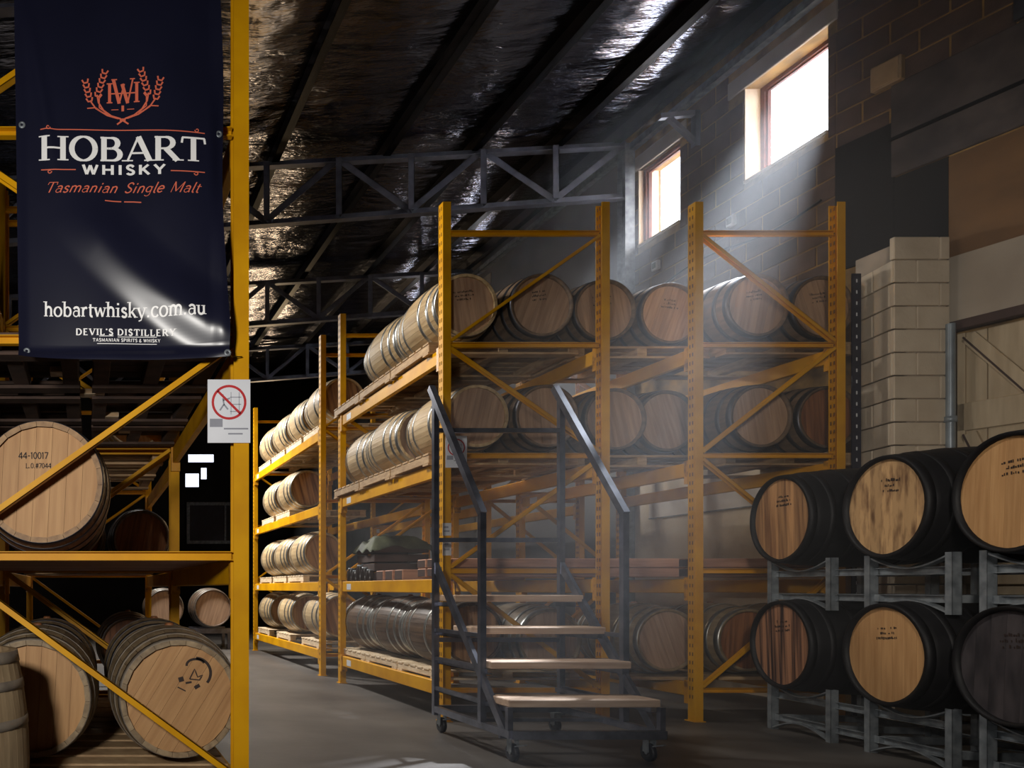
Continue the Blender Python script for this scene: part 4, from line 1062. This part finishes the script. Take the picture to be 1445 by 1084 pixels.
# ------------------------------------------------------------------ signs
def sign(lb, x, y, z, wd, hg):
    t = thing('warning_sign', lb, 'sign', (x, y, z), 0, 'no climbing signs')
    m = MB(); m.box(0, wd, 0, 0.003, 0, hg); m.build('sign_sheet', WHITE, t)
    cx, cz, r = wd*0.5, hg*0.64, wd*0.38
    q = []; ribbon(q, [(cx+r*math.cos(a), cz+r*math.sin(a)) for a in [2*PI*i/36 for i in range(37)]], lambda a, b: 0.012*wd/0.21, 1)
    ribbon(q, [(cx-r*0.7, cz+r*0.7), (cx+r*0.7, cz-r*0.7)], lambda a, b: 0.012*wd/0.21, 1)
    m = MB(); [m.add([(u, -0.0010, v) for u, v in k], [(0, 1, 2, 3)]) for k in q]; m.build('prohibition_ring', RED, t)
    q = []; s = wd/0.21
    for i in (0.01, 0.05): ribbon(q, [(cx+i*s, cz-0.06*s), (cx+i*s, cz+0.05*s)], lambda a, b: 0.003*s, 1)
    for i in (-0.045, -0.01, 0.025): ribbon(q, [(cx+0.005*s, cz+i*s), (cx+0.06*s, cz+i*s)], lambda a, b: 0.004*s, 1)
    for pts in ([(-.03, .02), (-.025, -.01), (-.045, -.04)], [(-.028, .01), (.005, .02)], [(-.025, -.01), (-.005, -.035)], [(-.032, .028), (-.03, .04)]): ribbon(q, [(cx+a*s, cz+b*s) for a, b in pts], lambda a, b: 0.008*s, 1)
    m = MB(); [m.add([(u, -0.0006, v) for u, v in k], [(0, 1, 2, 3)]) for k in q]; m.build('climbing_pictogram', SGREY, t)
    m = MB(); m.box(wd*0.38, wd*0.95, -0.0008, 0, hg*0.21, hg*0.235); m.box(wd*0.48, wd*0.82, -0.0008, 0, hg*0.13, hg*0.155); m.build('faded_print', SGREY, t)
    m = MB(); m.box(wd*0.05, wd*0.35, -0.0008, 0, hg*0.25, hg*0.38); m.build('scuff_mark', SGREY, t)
    return t
a = W(293, 625, 3.44); sign('white warning sign with red ring on the left foreground rack post', a.x, 3.440, a.z, 0.197, 0.292)
a = W(629, 660, 6.49); sign('white warning sign with red ring on the rack post behind the steps', a.x, 6.49, a.z, 0.185, 0.275)
for k, (py, hh) in enumerate(((742, 0.11), (770, 0.15))):
    a = W(619, py+14, 6.495)
    m = MB(); m.box(0, 0.075, 0, 0.002, 0, hh); t = thing('post_label', 'small white paper label on the aisle rack post, %s one' % ('upper', 'lower')[k], 'label', (3.085, 6.496, a.z), 0, 'paper labels on the aisle post')
    m.build('paper', LBL, t)
    m = MB(); m.box(0.012, 0.06, -0.001, 0, hh*0.3, hh*0.42); m.box(0.012, 0.05, -0.001, 0, hh*0.6, hh*0.75); m.build('print', SGREY, t)

# stencils and emblem on the left barrels
def ink_text(parent_label, lines, kind, rot=0.0):
    t = [o for o in COL.objects if o.get('label') == parent_label][0]
    L, rh, rb = BT[kind]
    m = MB()
    for s, x0, x1, z, h in lines:
        for q in text_quads(s, x0, x1, z, h, T=.16, t=.12, serif=False): m.add([(u, 0, v) for u, v in q], [(0, 1, 2, 3)])
    m.build('stencil_mark', INK, t, loc=(0, -L/2+0.0262, rb), rot=(0, rot, 0))
G['0'] = (.66, [(arc(.32, .5, .24, .48, 0, 360, 18), 'O')], []); G['1'] = (.4, [([(.2, 0), (.2, 1), (.06, .82)], T_)], [])
G['4'] = (.7, [([(.5, 0), (.5, 1), (.05, .3), (.66, .3)], T_)], []); G['7'] = (.62, [([(.05, .95), (.58, .95), (.22, 0)], T_)], [])
G['-'] = (.5, [([(.08, .45), (.42, .45)], T_)], []); G['#'] = (.7, [([(.2, 0), (.28, 1)], T_), ([(.45, 0), (.53, 1)], T_), ([(.05, .35), (.62, .35)], T_), ([(.1, .68), (.66, .68)], T_)], [])
ink_text('large oak barrel with stencilled pale head on the middle shelf of the left rack', [('44-10017', -0.115, 0.03, 0.115, 0.032), ('L.0.#7044', -0.08, 0.045, 0.07, 0.024)], 'cask_l')
tb = [o for o in COL.objects if o.get('label') == 'oak barrel with black scroll emblem on its head, bottom of the left rack'][0]
m = MB(); q = []
def ia(pts, w_): ribbon(q, pts, lambda a, b: w_, 0.02)
cx, cz = 0.085, 0.125
ia([(cx+0.075*math.cos(a), cz+0.075*math.sin(a)) for a in [math.radians(-40+i*8) for i in range(17)]], 0.014)
ia([(cx+0.045*math.cos(a), cz+0.04+0.03*math.sin(a)) for a in [math.radians(20+i*12) for i in range(15)]], 0.012)
ia([(cx-0.03, cz-0.03), (cx-0.005, cz+0.02), (cx+0.01, cz-0.02), (cx+0.035, cz-0.01), (cx+0.02, cz-0.035), (cx-0.03, cz-0.03)], 0.006)
ia([(cx-0.085, cz-0.035), (cx-0.06, cz-0.028)], 0.024); ia([(cx-0.05, cz-0.05), (cx-0.02, cz-0.045)], 0.010); ia([(cx-0.005, cz-0.075), (cx+0.02, cz-0.06)], 0.018); ia([(cx-0.09, cz-0.07), (cx-0.05, cz-0.09)], 0.006)
for k in q: m.add([(u, 0, v) for u, v in k], [(0, 1, 2, 3)])
m.build('scroll_emblem', INK, tb, loc=(0, -0.46+0.0262, 0.345))['kind'] = 'stuff'

# ------------------------------------------------------------------ dusty air in front of the windows
def hazem():
    m = bpy.data.materials.new('dusty_air'); m.use_nodes = True; t = m.node_tree; N, L = t.nodes, t.links
    N.remove(N['Principled BSDF'])
    v = N.new('ShaderNodeVolumeScatter'); v.inputs['Color'].default_value = (0.93, 0.95, 1.0, 1); v.inputs['Density'].default_value = 0.034; v.inputs['Anisotropy'].default_value = 0.15
    L.new(v.outputs[0], N['Material Output'].inputs['Volume'])
    return m
m = MB(); m.prism([(7.285, 6.85), (6.1, 6.85), (2.9, 2.6), (2.5, 0.01), (7.285, 0.01)], 4.4, 10.2)
hz = m.build('haze', hazem())
tag(hz, 'thin dusty haze glowing in the light from the high windows', 'haze', kind='stuff')
